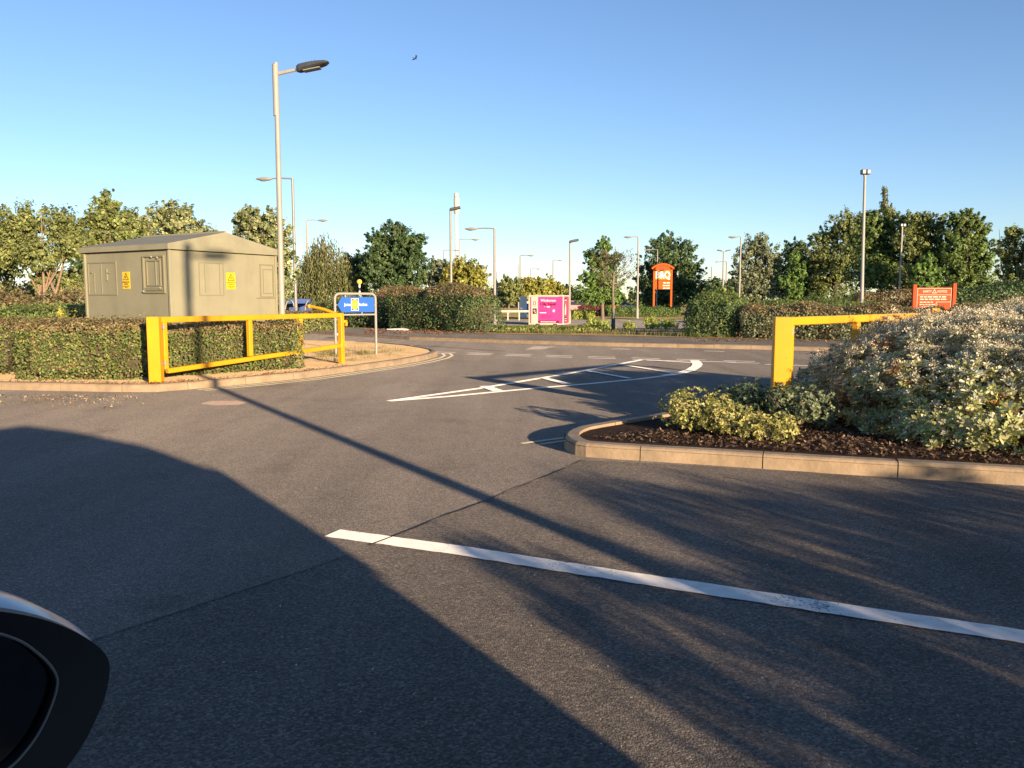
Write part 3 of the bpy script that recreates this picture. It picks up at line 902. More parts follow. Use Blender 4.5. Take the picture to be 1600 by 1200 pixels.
# ------------------------------------------------------------------ barrier gates
def gate(loc, rz, label, post_h, arm=1, yaw=0.12, reach=1.0):
    root = thing('barrier_gate', label, 'barrier gate', loc, rz, 'yellow barrier gates at the car park exit')
    L = 3.95
    MB().box((0, 0, post_h / 2 - 0.1), (0.165, 0.165, post_h + 0.2), yaw - rz, 0.006).build('hinge_post', 'yellow', root)
    zt = post_h - 0.045
    fr = MB()
    fr.box((0.158, 0, (0.16 + zt) / 2), (0.066, 0.062, zt - 0.16 - 0.04), 0, 0.006)
    fr.box((0.066 + L / 2, 0, zt), (L, 0.07, 0.08), 0, 0.006)
    z0, z1 = 0.155, 0.335
    ang = math.atan2(z1 - z0, L - 0.1)
    fr.box((0.14 + L / 2, 0, (z0 + z1) / 2), (L - 0.08, 0.072, 0.07), 0, 0.006, -ang)
    fr.build('leaf_frame', 'yellow', root)
    for fx in (0.445, 0.735):
        x = fx * L; zb = z0 + (z1 - z0) * fx + 0.035
        MB().box((x, 0, (zb + zt - 0.04) / 2), (0.075, 0.066, zt - 0.04 - zb), 0, 0.005).build('upright', 'yellow', root)
    MB().box((L + 0.02, 0.0, (post_h - 0.02) / 2 - 0.1), (0.085, 0.085, post_h + 0.18), 0, 0.005).build('slam_post', 'yellow', root)
    ca = MB()
    ca.tube([(L + 0.0, arm * 0.05, post_h - 0.03), (L - 0.05, arm * 0.33 * reach, post_h + 0.06 * reach), (L - 0.10, arm * 0.60 * reach, post_h + 0.115 * reach)], 0.026, 8)
    ca.tube([(L - 0.13, arm * 0.60 * reach, post_h + 0.115 * reach), (L - 0.10, arm * (0.60 * reach + 0.08), post_h + 0.115 * reach)], 0.034, 8)
    ca.build('catch_arm', 'yellow', root)
    MB().box((L + 0.11, -0.02, post_h - 0.16), (0.09, 0.05, 0.05), 0, 0.006).box((L + 0.14, -0.02, post_h - 0.20), (0.03, 0.05, 0.09), 0, 0.005).build('lock_bracket', 'yellow', root)
    for z in (zt - 0.10, 0.27):
        MB().tube([(0.118, -0.042, z - 0.035), (0.118, -0.042, z + 0.035)], 0.018, 8).box((0.115, -0.03, z), (0.05, 0.03, 0.022)).build('hinge', 'steel', root)
    return root
A = G(245, 598, 0.09); B = G(543, 567, 0.09)
gate((A.x, A.y, 0.088), math.atan2(B.y - A.y, B.x - A.x), 'yellow wedge shaped barrier gate standing in front of the clipped hedge and kiosk', 0.925)
gate((2.6, 7.95, 0.085), math.atan2(0.714, 0.70), 'yellow barrier gate half hidden behind the big silver bush', 1.0, -1, -0.16, 0.22)

# ------------------------------------------------------------------ kiosk
def kiosk():
    Y0 = 13.0
    c = Vector((-0.411 * Y0, Y0, 0))                       # near corner
    side = 2.19
    ux = Vector((0.51, 0.86, 0)).normalized()              # along the right-hand face
    root = thing('utility_kiosk', 'khaki green utility kiosk with shallow pitched roof behind the hedge', 'kiosk', (c.x, c.y, 0.0), math.atan2(ux.y, ux.x))
    S, Hh = side, 2.03                                      # local x: right face, local y: left face
    MB().box((S / 2, S / 2, Hh / 2 - 0.02), (S, S, Hh + 0.04), 0, 0.012).build('wall', 'kiosk', root)
    o, hz = 0.07, 0.085
    rf = MB()
    x0, x1, y0, y1 = -o, S + o, -o, S + o
    ym = S / 2
    # ridge runs along local x? the gable faces right: ridge along y
    xm = S / 2
    rz_ = Hh + 0.335
    rf.add([(x0, y0, Hh), (x1, y0, Hh), (x1, y1, Hh), (x0, y1, Hh), (x0, y0, Hh + hz), (x1, y0, Hh + hz), (x1, y1, Hh + hz), (x0, y1, Hh + hz), (xm, y0 + 0.05, rz_), (xm, y1 - 0.12, rz_)],
           [(3, 2, 1, 0), (0, 1, 5, 4), (1, 2, 6, 5), (2, 3, 7, 6), (3, 0, 4, 7), (4, 5, 8), (6, 7, 9), (5, 6, 9, 8), (7, 4, 8, 9)])
    r = rf.build('roof', 'kiosk_roof', root)
    MB().tube([(xm, y0 + 0.06, rz_ + 0.004), (xm, y1 - 0.13, rz_ + 0.004)], 0.02, 8).build('ridge_cap', 'kiosk_roof', r)
    for k in range(2):
        x = S + 0.002 if k else -0.002
    # corner trims
    for (x, y) in ((0, 0), (S, 0), (0, S)):
        MB().box((x, y, Hh / 2), (0.05, 0.05, Hh - 0.01), 0, 0.006).build('corner_trim', 'kiosk', root)
    def frame_left(a, b2, z0, z1, t=0.018, d=0.012):       # face x = 0, coordinate y
        m_ = MB()
        m_.box((-d / 2, (a + b2) / 2, z1), (d, b2 - a + t, t)); m_.box((-d / 2, (a + b2) / 2, z0), (d, b2 - a + t, t))
        m_.box((-d / 2, a, (z0 + z1) / 2), (d, t, z1 - z0 - t)); m_.box((-d / 2, b2, (z0 + z1) / 2), (d, t, z1 - z0 - t))
        return m_
    def frame_right(a, b2, z0, z1, t=0.018, d=0.012):      # face y = 0, coordinate x
        m_ = MB()
        m_.box(((a + b2) / 2, -d / 2, z1), (b2 - a + t, d, t)); m_.box(((a + b2) / 2, -d / 2, z0), (b2 - a + t, d, t))
        m_.box((a, -d / 2, (z0 + z1) / 2), (t, d, z1 - z0 - t)); m_.box((b2, -d / 2, (z0 + z1) / 2), (t, d, z1 - z0 - t))
        return m_
    h = frame_left(0.617 * S, 0.965 * S, 1.33, 1.86)
    h.box((-0.005, 0.80 * S, 1.595), (0.01, 0.014, 0.51))
    h.box((-0.006, 0.89 * S, 1.52), (0.012, 0.012, 0.33))
    d_ = h.build('access_hatch', 'kiosk_trim', root)
    MB().box((-0.012, 0.725 * S, 1.66), (0.024, 0.012, 0.19)).box((-0.0121, 0.71 * S, 1.69), (0.02, 0.06, 0.012)).build('latch', 'kiosk_trim', d_)
    MB().box((-0.012, 0.92 * S, 1.70), (0.02, 0.05, 0.012)).build('latch', 'kiosk_trim', d_)
    h = frame_left(0.055 * S, 0.285 * S, 1.36, 1.93, 0.025, 0.03)
    h2 = frame_left(0.10 * S, 0.25 * S, 1.47, 1.86, 0.016, 0.018)
    h.add(h2.v, h2.f)
    h.box((-0.008, 0.15 * S, 1.665), (0.016, 0.012, 0.37)).box((-0.012, 0.175 * S, 1.415), (0.024, 0.2 * S, 0.05))
    d_ = h.build('access_hatch', 'kiosk_trim', root)
    for (yy, zz) in ((0.11, 1.905), (0.175, 1.92), (0.09, 1.43), (0.28, 1.38)):
        MB().ball((-0.04, yy * S, zz), 0.016, 8, 6).build('bolt', 'pale_steel', d_)
    frame_right(0.25 * S, 0.47 * S, 1.32, 1.845, 0.012, 0.008).box((0.30 * S, -0.004, 1.60), (0.010, 0.008, 0.47)).box((0.435 * S, -0.004, 1.585), (0.010, 0.008, 0.5)).build('access_hatch', 'kiosk_trim', root)
    h = frame_right(0.835 * S, 0.97 * S, 1.30, 1.86, 0.02, 0.016)
    h2 = frame_right(0.865 * S, 0.965 * S, 1.36, 1.78, 0.014, 0.01)
    h.add(h2.v, h2.f)
    h.box((0.90 * S, -0.008, 1.275), (0.22 * S, 0.016, 0.014))
    h.build('access_hatch', 'kiosk_trim', root)
    def warn(o, u, v):
        o, u, v = Vector(o), Vector(u), Vector(v); n = u.cross(v)
        w, hgt = 0.185, 0.275
        s_ = MB().prism([(-w / 2, -hgt / 2), (w / 2, -hgt / 2), (w / 2, hgt / 2), (-w / 2, hgt / 2)], o, u, v, 0.006).build('warning_sign', 'warning_yellow', root)
        cz = 0.045
        tri = lambda r: [(r * math.cos(PI / 2 + 2 * PI * k / 3), r * 0.98 * math.sin(PI / 2 + 2 * PI * k / 3)) for k in range(3)]
        T = MB()
        a, b2 = tri(0.083), tri(0.062)
        oo = o + v * cz
        for k in range(3):
            q = (k + 1) % 3
            T.prism([a[k], a[q], b2[q], b2[k]], oo, u, v, 0.0085)
        bolt = [(-0.004, 0.028), (0.012, 0.024), (0.002, 0.004), (0.016, 0.004), (-0.012, -0.026), (-0.002, -0.003), (-0.016, -0.003)]
        T.prism(bolt, oo, u, v, 0.0085)
        T.build('hazard_triangle', 'black', s_)
        text('DANGER OF\nDEATH', 0.032, 'black', s_, o + v * -0.045, u, v, 'lettering', depth=0.0075)
        text('Electricity substation\nkeep out', 0.019, 'black', s_, o + v * -0.102, u, v, 'lettering', depth=0.0075)
    warn((0, 0.50 * S, 1.56), (0, -1, 0), (0, 0, 1))
    warn((0.54 * S, 0, 1.56), (1, 0, 0), (0, 0, 1))
    return root
kiosk()

# ------------------------------------------------------------------ direction sign
def direction_sign():
    Lp, Rp = G(525, 556.5, 0.088), G(588, 553.5, 0.088)
    d = Rp - Lp
    root = thing('direction_sign', 'blue arrow shaped store sign on a rounded tube frame', 'sign', (Lp.x, Lp.y, 0.085), math.atan2(d.y, d.x))
    W = d.length; Ht = 1.285; r = 0.10
    path = [(0, 0, -0.2), (0, 0, Ht - r)] + [(r - r * math.cos(a), 0, Ht - r + r * math.sin(a)) for a in (PI / 8, PI / 4, 3 * PI / 8)] + [(r, 0, Ht), (W - r, 0, Ht)] + [(W - r + r * math.sin(a), 0, Ht - r + r * math.cos(a)) for a in (PI / 8, PI / 4, 3 * PI / 8)] + [(W, 0, Ht - r), (W, 0, -0.2)]
    f = MB().tube(path, 0.027, 10)
    f.tube([(0, 0, 0.85), (W, 0, 0.85)], 0.02, 10)
    f.build('frame', 'pale_steel', root, True)
    z0, z1 = 0.90, 1.215
    x0, x1 = 0.045, W - 0.045
    poly = [(x0, (z0 + z1) / 2), (x0 + 0.10, z0), (x1 - 0.015, z0), (x1, z0 + 0.015), (x1, z1 - 0.015), (x1 - 0.015, z1), (x0 + 0.10, z1)]
    p = MB().prism(poly, (0, -0.012, 0), (1, 0, 0), (0, 0, 1), 0.012).build('sign_panel', 'blue_sign', root)
    for cc, ss in (((0.24, 0, (z1 + Ht) / 2), (0.03, 0.012, Ht - z1)), ((0.60, 0, (z1 + Ht) / 2), (0.03, 0.012, Ht - z1)), ((0.62, 0, 0.88), (0.03, 0.012, 0.05)), ((0.03, 0, 1.055), (0.05, 0.012, 0.02)), ((W - 0.03, 0, 1.055), (0.05, 0.012, 0.02))):
        MB().box(cc, ss).build('bracket', 'pale_steel', root)
    y = -0.024
    cx, cz = 0.445, 1.06
    mk = MB()
    a_, b_ = 0.088, 0.125
    for (pa, pb) in (((-a_, -b_), (a_, -b_ + 0.009)), ((-a_, b_ - 0.009), (a_, b_)), ((-a_, -b_ + 0.009), (-a_ + 0.009, b_ - 0.009)), ((a_ - 0.009, -b_ + 0.009), (a_, b_ - 0.009))):
        mk.prism([(pa[0], pa[1]), (pb[0], pa[1]), (pb[0], pb[1]), (pa[0], pb[1])], (cx, y, cz), (1, 0, 0), (0, 0, 1), 0.002)
    mk.build('emblem_border', 'white', p)
    el = [(math.cos(2 * PI * k / 32), math.sin(2 * PI * k / 32)) for k in range(32)]
    MB().prism([(0.078 * q, 0.112 * w) for q, w in el], (cx, y, cz), (1, 0, 0), (0, 0, 1), 0.002).build('emblem_ring', 'sign_red', p)
    MB().prism([(0.073 * q, 0.106 * w) for q, w in el], (cx, y - 0.0022, cz), (1, 0, 0), (0, 0, 1), 0.002).build('emblem_disc', 'sign_yellow', p)
    text('LiDL', 0.062, 'sign_blue', p, (cx, y - 0.005, cz), (1, 0, 0), (0, 0, 1), 'emblem_lettering', squash=0.95, bold=0.001)
    text('Just a', 0.082, 'white', p, (cx - 0.10, y, cz), (1, 0, 0), (0, 0, 1), align='RIGHT', squash=0.8, bold=0.002)
    text('further.', 0.082, 'white', p, (cx + 0.10, y, cz), (1, 0, 0), (0, 0, 1), align='LEFT', squash=0.8, bold=0.002)
direction_sign()

# ------------------------------------------------------------------ pink repair container
def container():
    Y = 54.0; z = terrain(Y) + 0.005
    p = at(826, 505, Y - 0.0)
    root = thing('repair_container', 'bright pink and white windscreen repair cabin standing in the far car park', 'container', (p.x, p.y, z), math.radians(-13))
    W, D, H_ = 2.32, 2.0, 1.93
    MB().box((W / 2, D / 2, H_ / 2), (W - 0.06, D - 0.06, H_ - 0.06)).build('body', 'cream', root)
    fr = MB()
    e = 0.085
    for x in (e / 2, W - e / 2):
        for y in (e / 2, D - e / 2):
            fr.box((x, y, H_ / 2), (e, e, H_ - 2 * e))
    for zz in (e / 2 + 0.01, H_ - e / 2):
        for y in (e / 2, D - e / 2): fr.box((W / 2, y, zz), (W, e, e))
        for x in (e / 2, W - e / 2): fr.box((x, D / 2, zz), (e, D - 2 * e, e))
    fr.build('frame', 'cream', root)
    for x in (0.07, W - 0.07):
        for y in (0.07, D - 0.07):
            for zz in (0.06, H_ - 0.05): MB().box((x, y, zz), (0.16, 0.16, 0.12), 0, 0.01).build('corner_casting', 'cream', root)
    for x in (0.62, 1.75): MB().box((x, 0.005, 0.05), (0.26, 0.03, 0.06)).build('fork_pocket', 'black', root)
    def panel(name, x0, x1, z0, z1, mat, y=0.012, d=0.03, parent=root):
        return MB().box(((x0 + x1) / 2, y, (z0 + z1) / 2), (x1 - x0, d, z1 - z0)).build(name, mat, parent)
    U, V = (1, 0, 0), (0, 0, 1)
    panel('side_strip', 0.09, 0.165, 0.10, H_ - 0.10, 'red_pink')
    w = panel('white_panel', 0.17, 0.62, 0.10, H_ - 0.10, 'cream')
    rng = MB()
    el = [(math.cos(2 * PI * k / 24), math.sin(2 * PI * k / 24)) for k in range(24)]
    for k in range(24):
        q = (k + 1) % 24
        rng.prism([(el[k][0] * .10, el[k][1] * .13), (el[q][0] * .10, el[q][1] * .13), (el[q][0] * .06, el[q][1] * .10), (el[k][0] * .06, el[k][1] * .10)], (0.39, -0.006, 1.42), U, V, 0.004)
    rng.build('ring_emblem', 'mid_pink', w)
    MB().box((0.39, -0.006, 1.22), (0.26, 0.006, 0.02)).build('print_line', 'mid_pink', w)
    pc = MB().box((0.40, -0.006, 0.89), (0.27, 0.008, 0.36)).build('picture', 'black', w)
    MB().ball((0.38, -0.01, 0.92), 0.07, 10, 6, (1, 0.1, 1.1)).box((0.44, -0.012, 0.80), (0.10, 0.004, 0.10)).build('picture_print', 'skin_print', w)
    pk = panel('pink_panel', 0.625, 2.0, 0.28, H_ - 0.12, 'pink')
    text('Windscreen', 0.25, 'white', pk, (1.30, -0.006, 1.58), U, V, squash=0.82, bold=0.004)
    text('Chip Repair', 0.26, 'dark_pink', pk, (1.30, -0.006, 1.35), U, V, squash=0.84, bold=0.012)
    MB().box((1.30, -0.006, 1.17), (0.20, 0.006, 0.07)).box((1.08, -0.006, 1.19), (0.05, 0.006, 0.04)).build('print_line', 'white', pk)
    MB().box((0.95, -0.006, 0.79), (0.42, 0.006, 0.055)).build('print_line', 'white', pk)
    MB().box((0.95, -0.006, 0.91), (0.40, 0.006, 0.035)).box((1.15, -0.006, 0.63), (0.70, 0.006, 0.03)).box((1.15, -0.006, 0.54), (0.72, 0.006, 0.03)).box((1.12, -0.006, 0.45), (0.64, 0.006, 0.03)).build('print_line', 'mid_pink', pk)
    st = [((0.11 if k % 2 == 0 else 0.05) * math.cos(PI * k / 9), (0.13 if k % 2 == 0 else 0.06) * math.sin(PI * k / 9)) for k in range(18)]
    MB().prism(st, (1.66, -0.006, 0.92), U, V, 0.004).build('chip_emblem', 'white', pk)
    ft = panel('footer_strip', 0.625, 2.0, 0.13, 0.278, 'dark_pink')
    mbx = MB()
    x = 0.80
    while x < 1.80:
        ww = random.uniform(0.05, 0.12); mbx.box((x + ww / 2, -0.006, 0.20), (ww, 0.006, 0.055)); x += ww + 0.022
    mbx.build('print_line', 'white', ft)
    panel('pink_edge', 2.005, 2.23, 0.10, H_ - 0.10, 'pink')
    # right-hand side
    sd = MB().box((W - 0.012, D / 2, H_ / 2), (0.03, D - 0.20, H_ - 0.20)).build('side_panel', 'red_pink', root)
    MB().box((W + 0.006, 0.65, 1.64), (0.008, 0.9, 0.20)).box((W + 0.006, 0.65, 0.33), (0.008, 0.9, 0.32)).box((W + 0.006, 0.38, 0.95), (0.008, 0.34, 1.0)).build('side_print', 'black', sd)
    MB().prism([(0.35, 0.6), (0.75, 0.7), (0.85, 1.0), (0.62, 1.45), (0.45, 1.2), (0.33, 0.95)], (W + 0.011, 0, 0), (0, 1, 0), (0, 0, 1), 0.004).box((W + 0.012, 0.65, 1.60), (0.006, 0.7, 0.07)).box((W + 0.012, 0.65, 0.40), (0.006, 0.6, 0.06)).box((W + 0.012, 0.65, 0.26), (0.006, 0.6, 0.06)).build('side_print', 'white', sd)
container()

# ------------------------------------------------------------------ orange store totem
def totem():
    Y = 88.0; z = terrain(Y)
    l, r_ = at(1021, 483, Y), at(1048.5, 483, Y)
    root = thing('store_totem', 'tall orange store totem with arched top on two posts', 'sign', (l.x, Y, z), math.radians(4))
    W = r_.x - l.x; s = Y / F
    H = lambda py: at(1035, py, Y).z - z
    for x in (0, W): MB().box((x, 0, H(421) / 2), (0.20, 0.20, H(421)), 0, 0.02).build('post', 'orange', root)
    arch = []
    k_ = 14
    for k in range(k_ + 1):
        t = k / k_; arch.append((-0.25 + (W + 0.5) * t, 0, H(420) + (H(413) - H(420)) * math.sin(PI * t) ** 0.8))
    MB().tube(arch, 0.13, 10).build('arch', 'orange', root, True)
    tp = [(p[0], p[2] - 0.08) for p in arch if 0.1 < p[0] < W - 0.1]
    MB().prism([(0.1, H(422))] + [(W - 0.1, H(422))] + tp[::-1], (0, 0.06, 0), (1, 0, 0), (0, 0, 1), 0.10).build('arch_infill', 'red_sign', root)
    a = MB().box((W / 2, 0, (H(422) + H(437.5)) / 2), (W - 0.22, 0.16, H(422) - H(437.5)), 0, 0.01).build('name_panel', 'amber', root)
    text('B&Q', 1.02, 'white', a, (W / 2, -0.083, (H(423) + H(437)) / 2), (1, 0, 0), (0, 0, 1), squash=0.78, bold=0.03)
    b2 = MB().box((W / 2, 0, (H(438) + H(452)) / 2), (W - 0.22, 0.16, H(438) - H(452)), 0, 0.01).build('lower_panel', 'orange', root)
    for k, wd in enumerate((0.72, 0.78, 0.74)):
        m_ = MB(); x = W - 0.16 - wd; zz = H(442) - k * 0.28
        for q in range(2):
            ww = wd * (0.4 if q == 0 else 0.5); m_.box((x + ww / 2, -0.085, zz), (ww, 0.01, 0.13)); x += ww + 0.08 * wd
        m_.build('print_line', 'sign_text', b2)
totem()

# ------------------------------------------------------------------ red safety board
def safety_board():
    Y = 30.0; z = 0.05
    l, r_ = at(1427.5, 480, Y), at(1486.5, 480, Y)
    root = thing('safety_board', 'red safety notice board with white lettering between two red posts', 'sign', (l.x, Y, z), math.radians(-6))
    W = r_.x - l.x
    H = lambda py: at(1457, py, Y).z - z
    for x, top in ((0, 444.5), (W, 443)):
        MB().box((x, 0, H(top) / 2 - 0.1), (0.125, 0.125, H(top) + 0.2), 0, 0.008).build('post', 'red_sign', root)
    z0, z1 = H(484), H(449.5)
    p = MB().box((W / 2, 0, (z0 + z1) / 2), (W - 0.13, 0.04, z1 - z0)).build('notice_panel', 'red_sign', root)
    x0, x1 = 0.095, W - 0.095; y = -0.023
    ln = MB()
    def bar(xa, xb, za, zb): ln.box(((xa + xb) / 2, y, (za + zb) / 2), (xb - xa, 0.006, zb - za))
    t = 0.014
    zt = z1 - 0.02
    bar(x0, x1, zt - t, zt); bar(x0, x1, zt - 0.245, zt - 0.245 + t)
    bar(x0, x0 + t, z0, zt - t); bar(x1 - t, x1, z0, zt - t)
    bar(x0 + 0.66, x1, zt - 0.50, zt - 0.50 + t); bar(x0 + 0.66, x0 + 0.66 + t, z0, zt - 0.50)
    ln.build('border_line', 'sign_text', p)
    text('SAFETY', 0.115, 'sign_text', p, (W / 2 - 0.10, y, zt - 0.12), (1, 0, 0), (0, 0, 1), align='RIGHT', squash=0.78, bold=0.002)
    text('NOTICE', 0.115, 'sign_text', p, (W / 2 + 0.10, y, zt - 0.12), (1, 0, 0), (0, 0, 1), align='LEFT', squash=0.78, bold=0.002)
    tr = MB()
    a, c = [(0.10 * math.cos(PI / 2 + 2 * PI * k / 3), 0.10 * math.sin(PI / 2 + 2 * PI * k / 3)) for k in range(3)], [(0.06 * math.cos(PI / 2 + 2 * PI * k / 3), 0.06 * math.sin(PI / 2 + 2 * PI * k / 3)) for k in range(3)]
    for k in range(3):
        q = (k + 1) % 3; tr.prism([a[k], a[q], c[q], c[k]], (W / 2, y, zt - 0.13), (1, 0, 0), (0, 0, 1), 0.004)
    tr.build('hazard_triangle', 'sign_text', p)
    for k in range(2):
        m_ = MB(); x = x0 + 0.10
        while x < x1 - 0.16:
            ww = random.uniform(0.07, 0.2); ww = min(ww, x1 - 0.1 - x); m_.box((x + ww / 2, y, zt - 0.31 - 0.085 * k), (ww, 0.006, 0.04)); x += ww + 0.03
        m_.build('print_line', 'sign_text', p)
    for k in range(4):
        m_ = MB(); x = x0 + 0.10; e = x0 + random.uniform(0.40, 0.56)
        while x < e:
            ww = random.uniform(0.06, 0.14); m_.box((x + ww / 2, y, zt - 0.50 - 0.085 * k), (ww, 0.006, 0.035)); x += ww + 0.025
        m_.build('print_line', 'sign_text', p)
safety_board()
# ------------------------------------------------------------------ street lamps and masts
LG = 'street lamps along the roads and car parks'
def lamp(label, bx, tx, ty, Y, kind, arm=0.0, r=0.06, steel='steel', lean=None):
    """bx: foot column, (tx, ty): top of the column in the photo, arm: reach in metres (negative = to the left)"""
    z = terrain(Y) if Y > 27 else 0.0
    foot = at(bx, HORIZON, Y); top = at(tx, ty, Y)
    root = thing('street_lamp', label, 'street lamp', (foot.x, Y, z), 0, LG)
    H = top.z - z
    dx = (top.x - foot.x) if lean else 0.0
    MB().tube([(0, 0, -0.2), (0, 0, 0.80), (0, 0, 0.86), (dx * 0.5, 0, H * 0.5), (dx, 0, H)], [r * 1.5, r * 1.5, r * 1.08, r * 0.95, r * 0.78], 12).build('column', steel, root, True)
    s = 1 if arm >= 0 else -1
    if kind == 'near':
        tl = math.radians(13)
        rt = MB().tube([(0, 0, H - 0.03), (0, 0, H - 0.9)], r * 1.0, 12).build('spigot', steel, root, True)
        MB().tube([(dx, 0, H - 0.19), (dx + 0.34, 0, H - 0.19 + 0.34 * math.tan(tl) * 0.9)], [0.035, 0.03], 8).build('arm', steel, root, True)
        hx, hz = dx + 0.36, H - 0.10
        hd = MB()
        secs = [(0.0, 0.05, 0.10), (0.05, 0.10, 0.13), (0.20, 0.135, 0.12), (0.38, 0.14, 0.09), (0.50, 0.12, 0.06), (0.56, 0.06, 0.02)]
        rings = []
        for a, w, h in secs:
            zc = hz + a * math.tan(tl) * 0.85
            rings.append([(hx + a, -w, zc - h * 0.25), (hx + a, -w * 0.75, zc - h * 0.5), (hx + a, w * 0.75, zc - h * 0.5), (hx + a, w, zc - h * 0.25), (hx + a, w * 0.8, zc + h * 0.4), (hx + a, 0.0, zc + h * 0.5), (hx + a, -w * 0.8, zc + h * 0.4)])
        h_ = hd.loft(rings).build('lamp_head', 'dark_metal', root)
        MB().box((hx + 0.27, 0, hz - 0.015), (0.30, 0.17, 0.02), 0, 0.004, -tl * 0.85).build('lens', 'lens', h_)
        fin = MB()
        for k in range(6):
            fin.box((hx + 0.08 + 0.05 * k, 0, hz + 0.045 + 0.0108 * k), (0.010, 0.18, 0.05))
        fin.build('cooling_fins', 'dark_metal', h_)
    elif kind == 'arm':
        L = abs(arm)
        MB().tube([(dx, 0, H - 0.05), (dx + s * 0.06, 0, H), (dx + s * L * 0.55, 0, H + 0.02), (dx + s * L, 0, H + 0.0)], [r * 0.55, r * 0.5, r * 0.45, r * 0.42], 8).build('arm', steel, root, True)
        h_ = MB().loft([[(dx + s * (L + a), w * math.cos(q), H - 0.02 + h * math.sin(q)) for q in [2 * PI * k / 10 for k in range(10)]] for a, w, h in ((-0.03, .04, .03), (0.10, .13, .07), (0.35, .16, .09), (0.62, .11, .06), (0.74, .03, .02))]).build('lamp_head', 'pale_steel', root, True)
        MB().ball((dx + s * (L + 0.38), 0, H - 0.075), 0.12, 10, 6, (1.6, 0.9, 0.5)).build('lens', 'lens', h_, True)
    elif kind == 'twin':
        L = abs(arm)
        MB().tube([(dx - L, 0, H + 0.08), (dx, 0, H - 0.04), (dx + L, 0, H + 0.08)], r * 0.5, 8).build('arm', steel, root, True)
        for q in (-1, 1):
            MB().box((dx + q * (L + 0.12), 0, H + 0.10), (0.42, 0.30, 0.10), 0, 0.02, -q * 0.2).build('lamp_head', 'dark_metal', root)
    elif kind == 'flood':
        MB().box((dx, 0, H + 0.02), (0.12, 0.12, 0.14)).build('bracket', 'dark_metal', root)
        q = 1 if arm > 0 else (-1 if arm < 0 else 0)
        if q:
            MB().box((dx + q * 0.28, 0, H + 0.12), (0.62, 0.34, 0.16), 0, 0.03, -q * 0.2).build('lamp_head', 'dark_metal', root)
        else:
            for k in (-1, 1):
                h_ = MB().box((dx + k * 0.12, -0.06, H + 0.16), (0.20, 0.30, 0.24), 0, 0.02).build('lamp_head', 'dark_metal', root)
                MB().box((dx + k * 0.12, -0.215, H + 0.16), (0.15, 0.012, 0.17)).build('lens', 'lens', h_)
    return root

main = lamp('nearest tall lamp beside the khaki kiosk with a dark wedge shaped head', 440, 431.0, 98, 14.85, 'near', 0.4, 0.050, 'pale_steel', True)
lamp('street lamp just right of the kiosk, long arm to the left', 462, 461, 279, 40, 'arm', -1.0, 0.075, 'steel')
lamp('slim street lamp beside the willow with a short arm to the right', 481, 479, 344, 65, 'arm', 0.9, 0.08, 'pale_steel', True)
lamp('leaning twin headed lamp in front of the willow', 511, 502.5, 389, 55, 'twin', 0.35, 0.075, 'pale_steel', True)
lamp('lamp with one floodlight rising behind the reddish hedge end', 705, 703.5, 329, 50, 'flood', 1, 0.085, 'steel')
lamp('tall lamp with long left arm at the end of the hedge', 773, 771, 357, 50, 'arm', -1.05, 0.085, 'steel')
lamp('thin far lamp right of the white mast with a right arm', 718, 718, 374, 85, 'arm', 1.3, 0.07, 'steel')
lamp('faint far lamp left of the white mast', 694, 693, 391, 110, 'arm', 1.4, 0.09, 'steel')
lamp('far lamp above the golden trees left of the pink cabin', 813, 812.5, 399, 100, 'arm', 0.9, 0.11, 'steel')
lamp('smallest far lamp above the golden trees', 829, 829, 420, 150, 'arm', 1.0, 0.10, 'steel')
lamp('far lamp standing above the pink cabin', 864, 863.5, 406.5, 140, 'arm', 0.8, 0.12, 'steel')
lamp('floodlight lamp directly behind the right end of the pink cabin', 890, 889, 379, 57, 'flood', 1, 0.075, 'steel')
lamp('lamp with left arm between the bare tree and the orange totem', 996, 996.5, 370, 75, 'arm', -0.6, 0.09, 'pale_steel')
lamp('lamp partly lost in the dark tree above the orange totem', 1026, 1026.5, 390, 93, 'arm', -0.7, 0.07, 'steel')
lamp('twin floodlight lamp right of the big dark tree', 1129, 1129, 393, 80, 'twin', 0.3, 0.09, 'pale_steel')
lamp('faint far lamp behind the twin floodlight lamp', 1134, 1134.5, 409, 150, 'arm', -1.4, 0.13, 'steel')
lamp('lamp with short left arm against the grey green tree', 1155, 1156, 370, 70, 'arm', -0.35, 0.075, 'pale_steel')
lamp('tallest right hand lamp with a boxy twin floodlight on top', 1347, 1351.5, 274, 43, 'flood', 0, 0.085, 'pale_steel', True)
lamp('floodlight lamp in front of the big trees left of the red board', 1404.5, 1406, 355, 70, 'flood', 0, 0.085, 'pale_steel')
lamp('short lamp directly behind the left post of the red board', 1425.5, 1426, 388, 90, 'flood', 0, 0.085, 'pale_steel')
# the column behind the viewer whose long shadow crosses the road
Lp = Vector((4.22, -2.02))
back = lamp('street lamp standing behind the parked car', 440, 431, 98, 14.85, 'near', 0.4, 0.068, 'pale_steel')
back.location = (Lp.x, Lp.y, 0); back.scale = (1, 1, 5.38 / 5.5)

def pole(name, label, px, py, Y, r, mat, cat):
    z = terrain(Y); p = at(px, py, Y)
    root = thing(name, label, cat, (p.x, Y, z))
    MB().tube([(0, 0, -0.3), (0, 0, (p.z - z) * 0.6), (0, 0, p.z - z)], [r, r * 0.85, r * 0.6], 8).build('column', mat, root, True)
    return root
pole('signal_pole', 'thin bare pole just right of the tall left armed lamp', 776, 424, 80, 0.06, 'steel', 'pole')
pole('signal_pole', 'faint bare pole right of the big dark tree', 1112, 417, 130, 0.12, 'steel', 'pole')
pole('signal_pole', 'short grey pole beside the far lamp over the golden trees', 810, 413, 110, 0.10, 'steel', 'pole')

